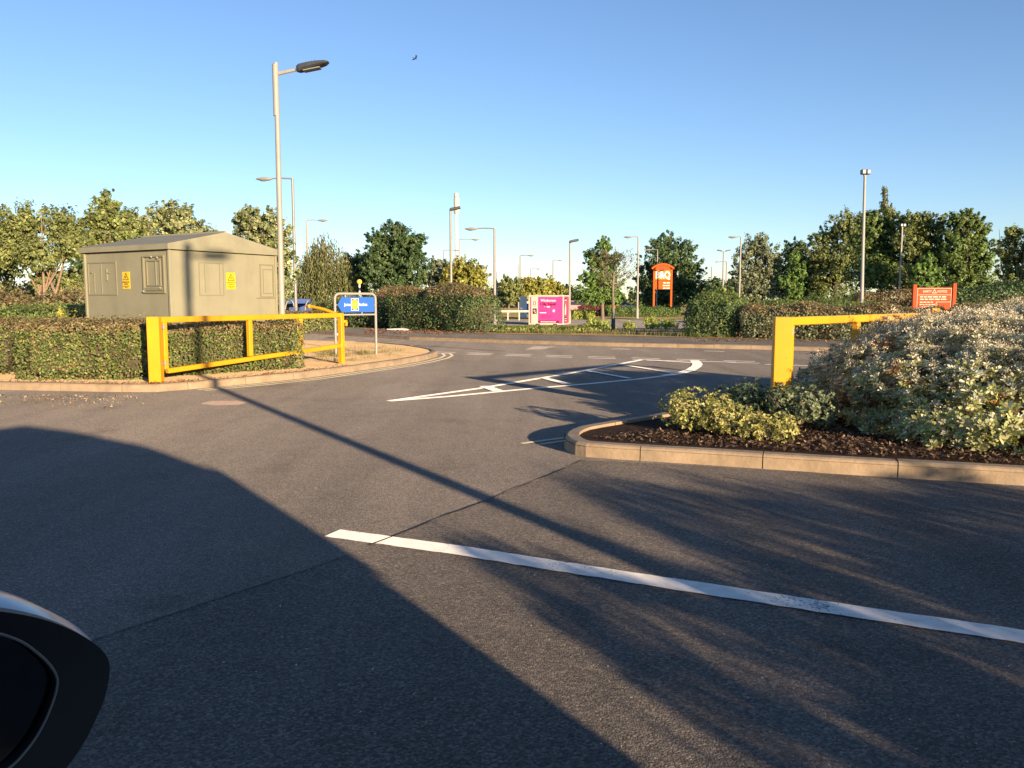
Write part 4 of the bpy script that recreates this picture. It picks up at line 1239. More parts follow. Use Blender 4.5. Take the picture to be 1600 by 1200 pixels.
def mast():
    Y = 120.0; z = terrain(Y); b_ = at(714, HORIZON, Y)
    H = lambda py: at(713, py, Y).z - z
    root = thing('phone_mast', 'tall white monopole mast with thicker antenna top', 'mast', (b_.x, Y, z))
    MB().tube([(0, 0, -0.3), (0, 0, H(335)), (0, 0, H(333))], [0.30, 0.22, 0.20], 14).build('pole', 'white', root, True)
    hd = MB()
    hd.tube([(0, 0, H(335)), (0, 0, H(332)), (0, 0, H(309)), (0, 0, H(308))], [0.22, 0.36, 0.36, 0.24], 14)
    hd.tube([(0, 0, H(308)), (0, 0, H(302))], 0.33, 14)
    h_ = hd.build('antenna_shroud', 'cream', root, True)
    MB().box((0.33, -0.28, H(320)), (0.2, 0.12, H(310) - H(330))).build('antenna_panel', 'white', h_)
mast()

def beacon():
    Y = 42.0; z = terrain(Y); b_ = at(562, HORIZON, Y); H = at(561, 440.5, Y).z - z
    root = thing('crossing_beacon', 'yellow globe crossing beacon on a banded pole above the blue sign', 'beacon', (b_.x, Y, z))
    MB().tube([(0, 0, -0.2), (0, 0, H - 0.12)], 0.05, 10).build('pole', 'white', root, True)
    MB().tube([(0, 0, H - 0.45), (0, 0, H - 0.28)], 0.052, 10).build('band', 'black', root, True)
    MB().ball((0, 0, H), 0.135, 14, 10).build('globe', 'globe', root, True)
beacon()

# ------------------------------------------------------------------ vehicles and shelter far off
def far_car(label, px, Y, rz, paint, group='cars parked beyond the hedges', scale=1.0):
    z = terrain(Y); b_ = at(px, HORIZON, Y)
    root = thing('parked_car', label, 'car', (b_.x, Y, z), rz, group)
    root.scale = (scale,) * 3
    prof = [(-2.05, 0.35), (-2.1, 0.6), (-2.0, 0.95), (-1.2, 1.02), (0.75, 1.0), (1.75, 0.85), (2.08, 0.62), (2.08, 0.35)]
    body = MB().loft([[(x, y, zz) for x, zz in (prof if abs(y) < 0.8 else [(x * 0.985, zz * 0.98 + 0.02) for x, zz in prof])] for y in (-0.86, -0.78, 0.78, 0.86)]).build('body', paint, root)
    cab = [(-1.85, 0.98), (-1.35, 1.44), (0.1, 1.46), (0.95, 0.98)]
    MB().loft([[(x, y * (1 - 0.14 * (zz > 1.2)), zz) for x, zz in cab] for y in (-0.76, 0.76)]).build('windows', 'car_glass', root)
    MB().loft([[(x, y, zz) for x, zz in [(-1.38, 1.425), (-1.3, 1.50), (0.05, 1.515), (0.17, 1.425)]] for y in (-0.64, 0.64)]).build('roof', paint, root)
    for x in (-1.3, 1.3):
        for y in (-0.8, 0.8):
            w = MB().tube([(x, y - 0.1, 0.32), (x, y + 0.1, 0.32)], 0.32, 16).build('wheel', 'rubber', root, True)
            MB().tube([(x, y - 0.11, 0.32), (x, y + 0.11, 0.32)], 0.19, 12).build('rim', 'steel', w)
    for y in (-0.6, 0.6):
        MB().ball((2.0, y, 0.72), 0.13, 8, 6, (0.5, 1.3, 0.7)).build('headlight', 'lens', root, True)
        MB().ball((-2.02, y, 0.80), 0.12, 8, 6, (0.5, 1.0, 1.2)).build('tail_light', 'sign_red', root, True)
    return root
far_car('red car glimpsed at the left edge between the trees', 0, 50, math.radians(6), 'red_car')
far_car('silver car parked under the blue shelter beside the kiosk', 436, 47, math.radians(80), 'silver_car', scale=0.9)
far_car('white car nose glimpsed at the left corner of the kiosk', 141, 31.5, math.radians(176), 'white_car', scale=0.72)
far_car('maroon car behind the low red hedge, nearest the pink cabin', 903, 96, math.radians(12), 'maroon_car')
far_car('red car behind the low red hedge under the bright green tree', 941, 97, math.radians(170), 'red_car')
far_car('silver car farthest right behind the low red hedge', 972, 100, math.radians(8), 'silver_car')

def shelter():
    Y = 45.0; z = terrain(Y); l = at(446, HORIZON, Y)
    root = thing('trolley_shelter', 'small blue trolley shelter with curved hoops beside the kiosk', 'shelter', (l.x, Y, z), math.radians(4))
    W = 0.95
    H = lambda py: at(455, py, Y).z - z
    MB().box((W / 2, 0.9, (H(479) + H(466.5)) / 2), (W + 0.2, 1.6, 0.10)).box((W / 2, 1.72, H(478)), (W + 0.2, 0.05, 0.75)).build('roof', 'shelter_blue', root)
    for k, x in enumerate((-0.05, 0.5, 1.02)):
        hp = []
        for t in range(9):
            a = t / 8 * PI / 2
            hp.append((x + (0.22 if k != 1 else -0.2) * (1 - math.cos(a)), 0.0, H(470) * math.sin(a) * 0.55 + H(470) * 0.45))
        MB().tube([(x, 0, -0.1), (x, 0, H(470) * 0.45)] + hp[1:], 0.035, 8).build('hoop', 'pale_steel', root, True)
    MB().box((W / 2, 1.2, 0.65), (W + 0.1, 0.03, 0.9)).build('side_panel', 'shelter_blue', root)
shelter()

def pylon_sign():
    Y = 75.0; z = terrain(Y); p = at(820, HORIZON, Y); H = at(820, 463, Y).z - z
    root = thing('totem_sign', 'small white and blue sign pillar left of the pink cabin', 'sign', (p.x, Y, z))
    MB().box((-0.12, 0, H / 2), (0.62, 0.25, H), 0, 0.02).build('pillar', 'white', root)
    MB().box((0.35, 0.02, H * 0.42), (0.5, 0.2, H * 0.5), 0, 0.02).build('lower_panel', 'shelter_blue', root)
pylon_sign()
def far_building():
    Y = 170.0; z = terrain(Y); p = at(827, HORIZON, Y); H = at(827, 433, Y).z - z
    root = thing('far_building', 'pale flat building corner showing above the golden trees', 'building', (p.x, Y, z))
    MB().box((0, 0, H / 2), (3.0, 6, H)).build('wall', 'building', root)
    MB().box((0, 0, H + 0.1), (3.3, 6.3, 0.2)).build('roof', 'white', root)
    MB().box((0, -3.02, H * 0.75), (1.2, 0.06, 1.0)).build('window', 'car_glass', root)
far_building()
def barrier_rail():
    Y = 66.0
    l, r_ = at(776, 481, Y), at(829, 481, Y)
    root = thing('timber_rail', 'low pale timber rail left of the pink cabin', 'rail', (l.x, Y, terrain(Y)))
    W = r_.x - l.x
    MB().box((W / 2, 0, 0.72), (W + 0.2, 0.05, 0.16)).build('top_rail', 'cream', root)
    for k in range(4): MB().box((W * k / 3, 0.05, 0.35), (0.1, 0.05, 0.8)).build('post', 'cream', root)
barrier_rail()
for (px, py, Y, sx, lab) in ((530, 526.5, 26.5, 0.16, 'crumpled pale litter on the footpath by the blue sign'), (622, 513.3, 31.0, 0.42, 'long pale strip of litter under the middle hedge')):
    p = at(px, py, Y)
    mbx = MB()
    rings = []
    for k in range(7):
        t = k / 6; w = math.sin(PI * (0.12 + 0.76 * t)) * 0.07
        rings.append([((t - 0.5) * 2 * sx, w * math.cos(a) * random.uniform(.7, 1.3), 0.03 + abs(w) * 0.8 * math.sin(a) * random.uniform(.6, 1.2)) for a in [2 * PI * q / 7 for q in range(7)]])
    o = mbx.loft(rings).build('litter', 'litter', None)
    o.location = (p.x, p.y, 0.105)
    tag(o, lab, 'litter')

def bird():
    Y = 38.0; p = at(649, 91.5, Y)
    root = thing('bird', 'small dark bird gliding high in the open sky', 'bird', p, math.radians(35))
    b_ = MB().loft([[(x, r * math.cos(a), r * 0.9 * math.sin(a)) for a in [2 * PI * q / 10 for q in range(10)]] for x, r in ((-0.13, 0.006), (-0.09, 0.022), (-0.02, 0.036), (0.05, 0.032), (0.08, 0.022), (0.11, 0.024), (0.13, 0.014), (0.155, 0.003))])
    b_.add([(-0.12, -0.008, 0.004), (-0.12, 0.008, 0.004), (-0.22, 0.04, 0.006), (-0.22, -0.04, 0.006), (-0.12, -0.008, -0.003), (-0.12, 0.008, -0.003), (-0.22, 0.04, 0.0), (-0.22, -0.04, 0.0)], [(0, 1, 2, 3), (7, 6, 5, 4), (0, 3, 7, 4), (1, 5, 6, 2), (2, 6, 7, 3)])
    b_.build('body', 'plumage', root, True)
    for s in (-1, 1):
        w = MB()
        up, lo = [], []
        for (x0, x1, y, zz) in ((-0.045, 0.06, 0.02, 0.02), (-0.05, 0.075, 0.10, 0.055), (-0.075, 0.045, 0.18, 0.075), (-0.11, -0.02, 0.25, 0.07), (-0.125, -0.11, 0.29, 0.06)):
            up.append([(x0, s * y, zz + 0.004), (x1, s * y, zz + 0.006), (x1, s * y, zz - 0.004), (x0, s * y, zz - 0.003)])
        w.loft(up)
        w.build('wing', 'plumage', root)
    root.scale = (0.62,) * 3
    root.rotation_euler = (math.radians(-25), math.radians(8), math.radians(35))
bird()
# ------------------------------------------------------------------ hedges
HG = 'clipped hedges round the kiosk'
hp = lambda x, y: v2(G(x, y, 0.09))
hedge('hedge', 'clipped green hedge with browned top in front of the kiosk, left of the gate post', hp(14, 594), hp(232, 594), 1.15, 0.86, 'box', 17000, 0.042, 'brown', round_=0.22, lump=0.03, group=HG, dead=0.06, gappy=0.18)
hedge('hedge', 'clipped green hedge seen through the yellow barrier gate', hp(262, 589), hp(482, 575), 0.78, 0.80, 'box', 13000, 0.042, 'brown', round_=0.16, lump=0.03, group=HG, dead=0.05, gappy=0.18)
hedge('hedge', 'clipped hedge cut off by the left edge of the photo', hp(-230, 585), hp(9, 586), 1.2, 0.88, 'box', 9000, 0.042, 'brown', round_=0.22, lump=0.03, group=HG, dead=0.04)
shrub('shrub', 'bright yellow low shrub against the left foot of the kiosk', 104, 500, 15.2, 0.42, 0.98, 'yellow', 2600, 0.05, cat='shrub')
shrub('shrub', 'yellow tipped low shrub at the far left behind the hedge', 12, 500, 15.0, 0.45, 0.94, 'gold', 2400, 0.05)
hedge('groundcover', 'glossy green ground cover bank behind the left clipped hedge', v2(at(-40, 500, 17.5)), v2(at(112, 500, 17.5)), 2.2, 1.02, 'mid', 7000, 0.07, weights=None, round_=0.5, lump=0.10, cat='shrub')
hedge('shrub_bank', 'loose olive shrub bank around the foot of the pale trunked tree', v2(at(-120, 500, 23)), v2(at(140, 500, 23.5)), 3.5, 1.25, 'olive', 9000, 0.10, 'brown', round_=0.6, lump=0.2, cat='shrub')
hedge('shrub_bank', 'rough browning shrub bank far behind the pale trunked tree', v2(at(-200, 480, 33)), v2(at(165, 480, 33)), 3, 1.9, 'olive', 9000, 0.14, 'brown', round_=0.7, lump=0.25, cat='shrub')

back = lambda x, y, dy=0.15: tuple(Vector(v2(G(x, y, 0.1))) + Vector((0, dy)))
hedge('hedge', 'dark loose hedge directly behind the blue store sign', v2(at(478, 500, 36.5)), v2(at(598, 500, 33.5)), 2.2, 1.22, 'dark', 9000, 0.085, 'olive', round_=0.5, lump=0.15, weights=[3, 3, 2], base_z=0.05)
hedge('hedge', 'low olive hedge between the kiosk and the blue sign', v2(at(440, 500, 30)), v2(at(530, 500, 31)), 1.2, 0.75, 'olive', 5000, 0.08, 'brown', round_=0.3, lump=0.1, base_z=0.05)
hedge('hedge', 'tall bushy hedge with reddish top across the road, middle of the view', back(592, 514), back(738, 520), 1.9, 1.62, 'dark', 21000, 0.075, 'brown', round_=0.75, lump=0.13, weights=[3, 4, 4], dead=0.06)
hedge('hedge', 'reddish leaved shrub hedge showing behind the blue sign', v2(at(585, 500, 37)), v2(at(662, 500, 37)), 1.5, 1.75, 'maroon', 5000, 0.09, 'brown', round_=0.6, lump=0.15)
hedge('hedge', 'dense rounded green hedge at the left end of the far right hedge row', back(1060, 526), back(1156, 528), 2.4, 1.33, 'dark', 12000, 0.07, 'mid', round_=0.7, lump=0.10, weights=[2, 4, 5])
hedge('hedge', 'long dark brownish hedge running behind the right barrier gate', back(1150, 528.5), back(1475, 536), 2.2, 0.96, 'grey', 26000, 0.07, 'brown', round_=0.35, lump=0.10, weights=[1, 1, 5], dead=0.10, gappy=0.35)
hedge('hedge', 'long dark brownish hedge at the far right behind the silver bush', back(1475, 536), back(1720, 543), 2.2, 1.0, 'grey', 9000, 0.08, 'brown', round_=0.35, lump=0.10, weights=[1, 1, 5], dead=0.08)
hedge('hedge', 'green topped hedge row behind the brownish hedge', v2(at(1160, 500, 34)), v2(at(1400, 500, 33)), 3.0, 1.02, 'olive', 14000, 0.09, 'mid', round_=0.5, lump=0.14)
hedge('hedge', 'rusty brown low hedge in front of the big right hand trees', v2(at(1335, 480, 52)), v2(at(1530, 480, 50)), 3.0, 2.15, 'brown', 11000, 0.13, None, base_z=-0.4, round_=0.6, lump=0.15)
hedge('hedge', 'dark shaded hedge at the right edge below the trees', v2(at(1488, 480, 44)), v2(at(1690, 480, 43)), 4.0, 2.25, 'dark', 10000, 0.14, None, base_z=-0.27, round_=0.8, lump=0.2)
hedge('hedge', 'low clipped green hedge at the foot of the orange totem', v2(at(948, 490, 82)), v2(at(1066, 490, 82)), 2.5, 0.86, 'bright', 8000, 0.13, None, base_z=-0.4, round_=0.4, lump=0.08, weights=[1, 1, 4])
hedge('hedge', 'low maroon leaved hedge right of the pink cabin', v2(at(900, 490, 85)), v2(at(950, 490, 84)), 2.0, 1.05, 'maroon', 4500, 0.14, None, base_z=-0.4, round_=0.4, lump=0.12)
hedge('hedge', 'low lime green hedge touching the right side of the pink cabin', v2(at(893, 490, 68)), v2(at(930, 490, 68)), 2.0, 0.75, 'lime', 3500, 0.12, None, base_z=-0.4, round_=0.3, lump=0.06)
LS = 'low lime shrubs by the far kerb'
shrub('shrub', 'lime green mound left of the bare young tree', 936, 508, 36.5, 0.75, 0.52, 'lime', 3800, 0.07, group=LS)
shrub('shrub', 'smallest lime mound just right of the bare young tree', 984, 508, 38.5, 0.36, 0.36, 'lime', 1500, 0.07, group=LS)
shrub('shrub', 'lime mound midway between the bare young tree and the round hedge', 1020, 504, 41, 0.50, 0.58, 'lime', 2200, 0.075, group=LS)
shrub('shrub', 'lime mound touching the left side of the round hedge', 1045, 504, 41.5, 0.48, 0.52, 'lime', 2000, 0.075, group=LS)
cv = []
for k in range(60):
    px = random.uniform(765, 940)
    cv.append((px, random.uniform(29.6, 32.0)))
P, Nn = [], []
for (px, Y) in cv:
    c = at(px, 500, Y)
    for k in range(90):
        d = rand_dirs(1)[0]; P.append((c.x + d[0] * 0.42, c.y + d[1] * 0.35, 0.12 + abs(d[2]) * 0.17)); Nn.append(tuple(d + np.array([0, 0, .5])))
n = len(P); Ls = 0.075 * RNG.uniform(.6, 1.3, n)
tag(link('ground_cover', leaf_mesh('ground_cover', np.array(P), np.array(Nn), rand_dirs(n), Ls, Ls * .6, palette(n, GREENS['mid'] + GREENS['gold'])), 'leaf'), kind='stuff')
# dry mound and grassy bank at the right
mb = MB()
c = at(1190, 470, 56)
ringn = 22
rings = []
for r_, h_ in ((3.4, -0.05), (2.8, 0.25), (2.0, 0.68), (1.1, 0.92), (0.3, 1.0)):
    rings.append([(c.x + r_ * 1.0 * math.cos(2 * PI * k / ringn) * (1 + 0.06 * math.sin(3 * k)), c.y + r_ * 0.8 * math.sin(2 * PI * k / ringn), terrain(56) + h_ * 1.25 + 0.05 * math.sin(k * 2.3)) for k in range(ringn)])
mb.loft(rings)
tag(mb.build('grass_mound', 'dry_ground', None, True), kind='structure')

# ------------------------------------------------------------------ trees
TL, TR, TM = 'trees behind the kiosk', 'trees beyond the right hand hedges', 'trees in the middle distance'
tree('tree', 'loose airy tree with pale forked trunk at the far left', 70, 29, [(40, 348, 38, 28), (92, 352, 34, 30), (20, 388, 26, 36), (72, 400, 34, 26), (118, 382, 26, 28), (60, 432, 22, 20), (96, 442, 22, 20), (128, 372, 22, 20)], 'olive', 12000, 0.115, 'pale_bark', 0.085, 0.3, 0.32, 0.03, stems=3, group=TL, fork=0.2)
tree('tree', 'drooping tree cut off by the left edge of the photo', -28, 31, [(-20, 385, 44, 40), (2, 405, 20, 50), (-60, 372, 40, 46)], 'willow', 6500, 0.13, 'bark', 0.14, 0.2, 0.26, 0.25, group=TL)
tree('tree', 'pointed dense tree rising left of the kiosk roof', 172, 38, [(172, 318, 18, 18), (168, 345, 34, 26), (196, 352, 26, 26), (150, 378, 34, 28), (188, 388, 34, 30), (158, 425, 34, 40)], 'olive', 13000, 0.16, 'bark', 0.15, 0.0, 0.24, group=TL, weights=[2, 2, 1])
tree('tree', 'pale yellowish tree directly above the kiosk roof', 262, 40, [(250, 338, 28, 24), (288, 348, 28, 26), (222, 356, 26, 26), (310, 372, 26, 22), (258, 378, 44, 30), (250, 420, 44, 30)], 'pale', 13000, 0.17, 'bark', 0.15, 0.0, 0.24, group=TL)
tree('tree', 'pale silvery tree behind the tall lamp right of the kiosk', 408, 37, [(382, 342, 24, 20), (410, 350, 32, 24), (432, 382, 26, 34), (395, 392, 34, 34), (440, 425, 22, 38), (410, 440, 30, 30)], 'pale', 13000, 0.16, 'bark', 0.15, 0.0, 0.24, group=TL)
tree('tree', 'thin russet tree in the gap left of the kiosk', 118, 45, [(118, 436, 18, 14), (104, 452, 20, 16), (132, 452, 16, 18)], 'brown', 3500, 0.16, 'bark', 0.09, 0.0, 0.3, group=TL)
tree('tree', 'dark fir like tree filling the gap beside the kiosk wall', 128, 52, [(126, 404, 14, 22), (124, 440, 18, 26)], 'dark', 3500, 0.18, 'bark', 0.1, 0.0, 0.3, group=TL)

def willow(name, label, px, Y, x0, x1, top, bot, n_str, group):
    z = terrain(Y); b_ = at(px, HORIZON, Y)
    root = thing(name, label, 'tree', (b_.x, Y, z), 0, group)
    s = Y / F
    Ht = at(px, top, Y).z - z; R = (x1 - x0) / 2 * s
    C, T, Nn, cl = [], [], [], []
    tb = MB()
    tb.tube([(0, 0, -0.3), (0.05, 0, Ht * 0.25), (-0.05, 0, Ht * 0.55), (0.1, 0, Ht * 0.9)], [0.26, 0.2, 0.15, 0.05], 9)
    for k in range(n_str):
        a = random.uniform(0, 2 * PI); r_ = R * math.sqrt(random.random())
        top_z = Ht * (1 - 0.42 * (r_ / R) ** 2) * random.uniform(0.8, 1.03)
        L = random.uniform(0.35, 0.75) * top_z
        x, y = r_ * math.cos(a), r_ * math.sin(a) * 0.8
        if k % 14 == 0: tb.tube([(0, 0, Ht * 0.45), (x * 0.5, y * 0.5, top_z * 0.92), (x, y, top_z)], [0.08, 0.05, 0.02], 5)
        m_ = int(L / 0.085)
        tint = random.gauss(1, .2)
        for q in range(m_):
            zz = top_z - L * q / m_
            C.append((x + random.gauss(0, 0.05) + 0.10 * x / R * q / m_, y + random.gauss(0, 0.05), zz)); T.append((random.gauss(0, .35), random.gauss(0, .35), -1)); d = rand_dirs(1)[0]; Nn.append((d[0], d[1], 0.2)); cl.append(tint)
    n = len(C); Ls = 0.2 * RNG.uniform(.7, 1.3, n)
    link('crown', leaf_mesh('crown', np.array(C), np.array(Nn), np.array(T), Ls, Ls * 0.3, palette(n, GREENS['willow']) * np.array(cl)[:, None].clip(.6, 1.5)), 'leaf', root)
    tb.build('trunk', 'bark', root, True)
willow('willow_tree', 'dull green weeping willow left of the blue sign', 508, 52, 462, 556, 366, 470, 420, TM)
tree('tree', 'small drooping tree between the willow and the round dark tree', 558, 56, [(552, 412, 22, 20), (574, 418, 22, 24), (556, 442, 24, 24)], 'willow', 5500, 0.18, 'bark', 0.12, None, 0.26, 0.15, group=TM)
tree('tree', 'dark green broad tree above the middle hedge', 614, 50, [(618, 362, 24, 18), (590, 376, 22, 18), (640, 382, 26, 22), (606, 398, 44, 26), (648, 412, 24, 24), (584, 418, 26, 26), (620, 436, 44, 26)], 'dark', 17000, 0.17, 'bark', 0.18, None, 0.24, group=TM)
tree('tree', 'small feathery tree between the dark broad tree and the floodlight lamp', 685, 58, [(684, 414, 14, 14), (676, 432, 20, 20), (700, 436, 20, 20)], 'grey', 4500, 0.17, 'bark', 0.1, None, 0.3, group=TM)
tree('tree', 'rounded golden green tree left of the tall left armed lamp', 728, 56, [(722, 418, 22, 16), (744, 430, 20, 18), (706, 436, 22, 18), (728, 446, 34, 18)], 'gold', 9000, 0.17, 'bark', 0.13, None, 0.24, group=TM)
GT = 'golden trees behind the pink cabin'
tree('tree', 'leftmost olive tree of the row behind the pink cabin', 795, 82, [(790, 442, 15, 11), (806, 446, 14, 12), (796, 458, 20, 14), (784, 462, 10, 12)], 'olive', 5500, 0.22, 'bark', 0.13, None, 0.24, group=GT)
tree('tree', 'golden flat topped tree above the left half of the pink cabin', 838, 84, [(828, 444, 18, 10), (848, 442, 18, 11), (838, 456, 26, 12), (820, 462, 12, 12)], 'gold', 6500, 0.22, 'bark', 0.14, None, 0.24, group=GT)
tree('tree', 'orange tinted tree above the right end of the pink cabin', 868, 86, [(866, 448, 13, 9), (874, 456, 11, 10), (860, 460, 14, 10)], 'gold', 3500, 0.22, 'bark', 0.12, None, 0.24, group=GT, weights=[1, 3, 1])
tree('tree', 'small dark tree behind the floodlight lamp by the pink cabin', 884, 110, [(882, 454, 10, 9), (890, 460, 9, 10)], 'dark', 2500, 0.26, 'bark', 0.12, None, 0.26, group=TM)
tree('tree', 'bright green poplar like tree right of the pink cabin', 942, 66, [(943, 384, 13, 15), (930, 404, 18, 18), (950, 408, 20, 20), (924, 436, 18, 16), (946, 440, 28, 18), (920, 462, 26, 14), (955, 466, 28, 14)], 'bright', 15000, 0.18, 'bark', 0.15, None, 0.22, group=TM)
tree('tree', 'huge dark green tree behind the orange totem', 1050, 98, [(1046, 374, 18, 14), (1030, 386, 20, 16), (1064, 392, 22, 18), (1042, 406, 40, 20), (1078, 420, 26, 20), (1020, 424, 26, 22), (1060, 440, 44, 22), (1012, 452, 24, 20), (1086, 458, 24, 20), (1045, 466, 46, 18)], 'dark', 22000, 0.26, 'bark', 0.3, None, 0.22, group=TM)
tree('tree', 'low dark tree between the big dark tree and the right hand lamps', 1110, 120, [(1118, 446, 14, 12), (1100, 458, 16, 12), (1130, 456, 16, 14), (1142, 448, 10, 10)], 'dark', 5000, 0.3, 'bark', 0.16, None, 0.26, group=TM)
tree('tree', 'small yellow green tree beside the twin floodlight lamp', 1133, 78, [(1128, 458, 12, 12), (1142, 460, 10, 10), (1132, 468, 18, 10)], 'mid', 3500, 0.2, 'bark', 0.1, None, 0.26, group=TM)

def bare_tree():
    Y = 31.5; z = 0.06; b_ = at(958, 520, Y)
    root = thing('young_tree', 'sparse half bare young tree with dark lower trunk on the far verge', 'tree', (b_.x, Y, z), 0, TM)
    H = lambda py: at(958, py, Y).z - z
    tb = MB()
    tb.tube([(0, 0, -0.1), (0.0, 0, 0.6), (-0.03, 0, H(448)), (0.02, 0, H(415)), (0.05, 0.02, H(385))], [0.075, 0.06, 0.045, 0.03, 0.008], 10)
    tips = []
    for k in range(26):
        h0 = random.uniform(H(452), H(405)); a = random.uniform(0, 2 * PI)
        L = random.uniform(0.5, 1.35) * (1.0 if h0 < H(425) else 0.65)
        up = random.uniform(0.45, 0.95)
        p0 = Vector((0, 0, h0)); d = Vector((math.cos(a), math.sin(a) * 0.8, up)).normalized()
        p1 = p0 + d * L * 0.5 + Vector((0, 0, -0.04)); p2 = p0 + d * L + Vector((0, 0, random.uniform(-.1, .12)))
        tb.tube([p0, p1, p2], [0.02, 0.013, 0.004], 5)
        for q in range(4):
            t = random.uniform(0.35, 0.95); s_ = p0.lerp(p2, t); dd = (d + Vector(rand_dirs(1)[0]) * 0.8).normalized()
            e = s_ + dd * random.uniform(0.15, 0.45); tb.tube([s_, e], [0.007, 0.003], 4); tips.append((s_, e))
    tb.build('trunk', 'bark', root, True)
    MB().tube([(0, 0, 0.0), (0, 0, 0.72)], [0.082, 0.07], 10).build('trunk_guard', 'dark_metal', root, True)
    C = []
    for s_, e in tips:
        for k in range(13): 
            C.append(tuple(s_.lerp(e, random.random()) + Vector(rand_dirs(1)[0]) * 0.07))
    C = np.array(C); n = len(C); Ls = 0.06 * RNG.uniform(.6, 1.3, n)
    link('leaves', leaf_mesh('leaves', C, rand_dirs(n), rand_dirs(n), Ls, Ls * .55, palette(n, [(0.16, 0.13, 0.06), (0.13, 0.13, 0.05), (0.20, 0.13, 0.07)])), 'leaf', root)
bare_tree()

tree('tree', 'grey green tree left of the dark right hand wood', 1186, 82, [(1184, 380, 18, 16), (1170, 400, 20, 20), (1200, 402, 22, 22), (1162, 430, 20, 22), (1192, 434, 30, 26), (1180, 456, 34, 18)], 'grey', 13000, 0.21, 'bark', 0.16, None, 0.22, group=TR)
tree('tree', 'very dark tree behind the bright young tree on the right', 1236, 88, [(1240, 392, 22, 18), (1222, 420, 22, 26), (1262, 414, 26, 28), (1246, 448, 40, 24)], 'dark', 11000, 0.25, 'dark_bark', 0.18, None, 0.24, group=TR)
tree('tree', 'bright fresh green young tree left of the tallest right hand lamp', 1238, 58, [(1238, 404, 11, 10), (1244, 424, 15, 14), (1228, 440, 14, 12), (1240, 454, 15, 14)], 'bright', 6000, 0.16, 'bark', 0.09, None, 0.24, group=TR)
tree('tree', 'bright fresh green young tree behind the red board', 1448, 46, [(1448, 406, 12, 11), (1438, 422, 17, 12), (1456, 428, 17, 14), (1446, 446, 24, 14)], 'bright', 6500, 0.14, 'bark', 0.09, None, 0.24, group=TR)
BR = [('broad dark spreading tree left of the tallest right hand lamp', 1305, [(1318, 352, 26, 20), (1296, 372, 26, 20), (1336, 374, 30, 24), (1282, 402, 28, 22), (1318, 408, 40, 26), (1300, 438, 40, 24)], 'olive', 86),
      ('big dark tree right of the tallest right hand lamp', 1378, [(1372, 344, 28, 18), (1394, 354, 24, 20), (1356, 374, 28, 24), (1388, 390, 34, 28), (1368, 428, 44, 30)], 'mid', 74),
      ('big olive tree behind the floodlight lamp on the right', 1440, [(1432, 348, 24, 16), (1456, 354, 24, 20), (1420, 378, 26, 24), (1452, 396, 34, 30), (1434, 436, 44, 28)], 'olive', 72),
      ('big rounded tree right of the red board', 1515, [(1500, 346, 26, 18), (1526, 358, 26, 22), (1490, 380, 26, 26), (1532, 392, 24, 30), (1510, 410, 40, 30), (1512, 444, 44, 28)], 'mid', 70)]
for lab, px, lobes, pal, Y in BR:
    tree('tree', lab, px, Y, lobes, pal, 17000, 0.24, 'dark_bark', 0.24, None, 0.22, group=TR, weights=[3, 3, 1])
tree('tree', 'thin golden tree at the right edge of the photo', 1588, 62, [(1586, 366, 18, 14), (1576, 392, 18, 20), (1600, 396, 18, 24), (1584, 428, 20, 24), (1606, 440, 18, 26)], 'olive', 8000, 0.19, 'pale_bark', 0.12, None, 0.28, stems=3, group=TR)
tree('tree', 'tree beyond the right edge of the photo', 1660, 60, [(1650, 380, 34, 30), (1664, 424, 40, 36)], 'mid', 6000, 0.22, 'bark', 0.18, None, 0.26, group=TR)
tree('poplar_tree', 'needle thin conifer spire rising above the right hand trees', 1382, 112, [(1382.5, 300, 2.6, 10), (1383, 318, 4, 12), (1384, 336, 6, 14), (1395, 330, 3, 10)], 'grey', 3000, 0.24, 'dark_bark', 0.14, None, 0.5, group=TR)
for lab, px, Y, rx, rz in (('bushy green shrub under the dark wood left of the tallest lamp', 1300, 60, 2.2, 2.1), ('round mid green shrub between the bright young tree and the tallest lamp', 1330, 58, 1.6, 1.9), ('green scrub below the bright young tree on the right', 1235, 55, 2.4, 1.25), ('scrub at the foot of the grey green tree', 1196, 66, 2.4, 1.5)):
    shrub('shrub', lab, px, 480, Y, rx, rz, 'mid', 4500, 0.15)
# far wooded edge that closes the horizon
def far_wood():
    lobes = []
    for k in range(46):
        x = -150 + k * 7.2; Y = 185 + random.uniform(-12, 12)
        h = random.uniform(3.0, 5.2)
        lobes.append(((x, Y, terrain(Y) + h * 0.5), (5.5, 4, h * 0.62)))
    P, Nn, which = crown_points(lobes, 60000, 0.3)
    P[:, 2] = np.maximum(P[:, 2], terrain(200))
    n = len(P); Ls = 0.7 * RNG.uniform(.6, 1.3, n)
    tag(link('far_woods', leaf_mesh('far_woods', P, Nn, rand_dirs(n), Ls, Ls * .6, palette(n, GREENS['dark'] + GREENS['mid']) * clump_tint(which, .2)), 'leaf'), kind='stuff')
far_wood()

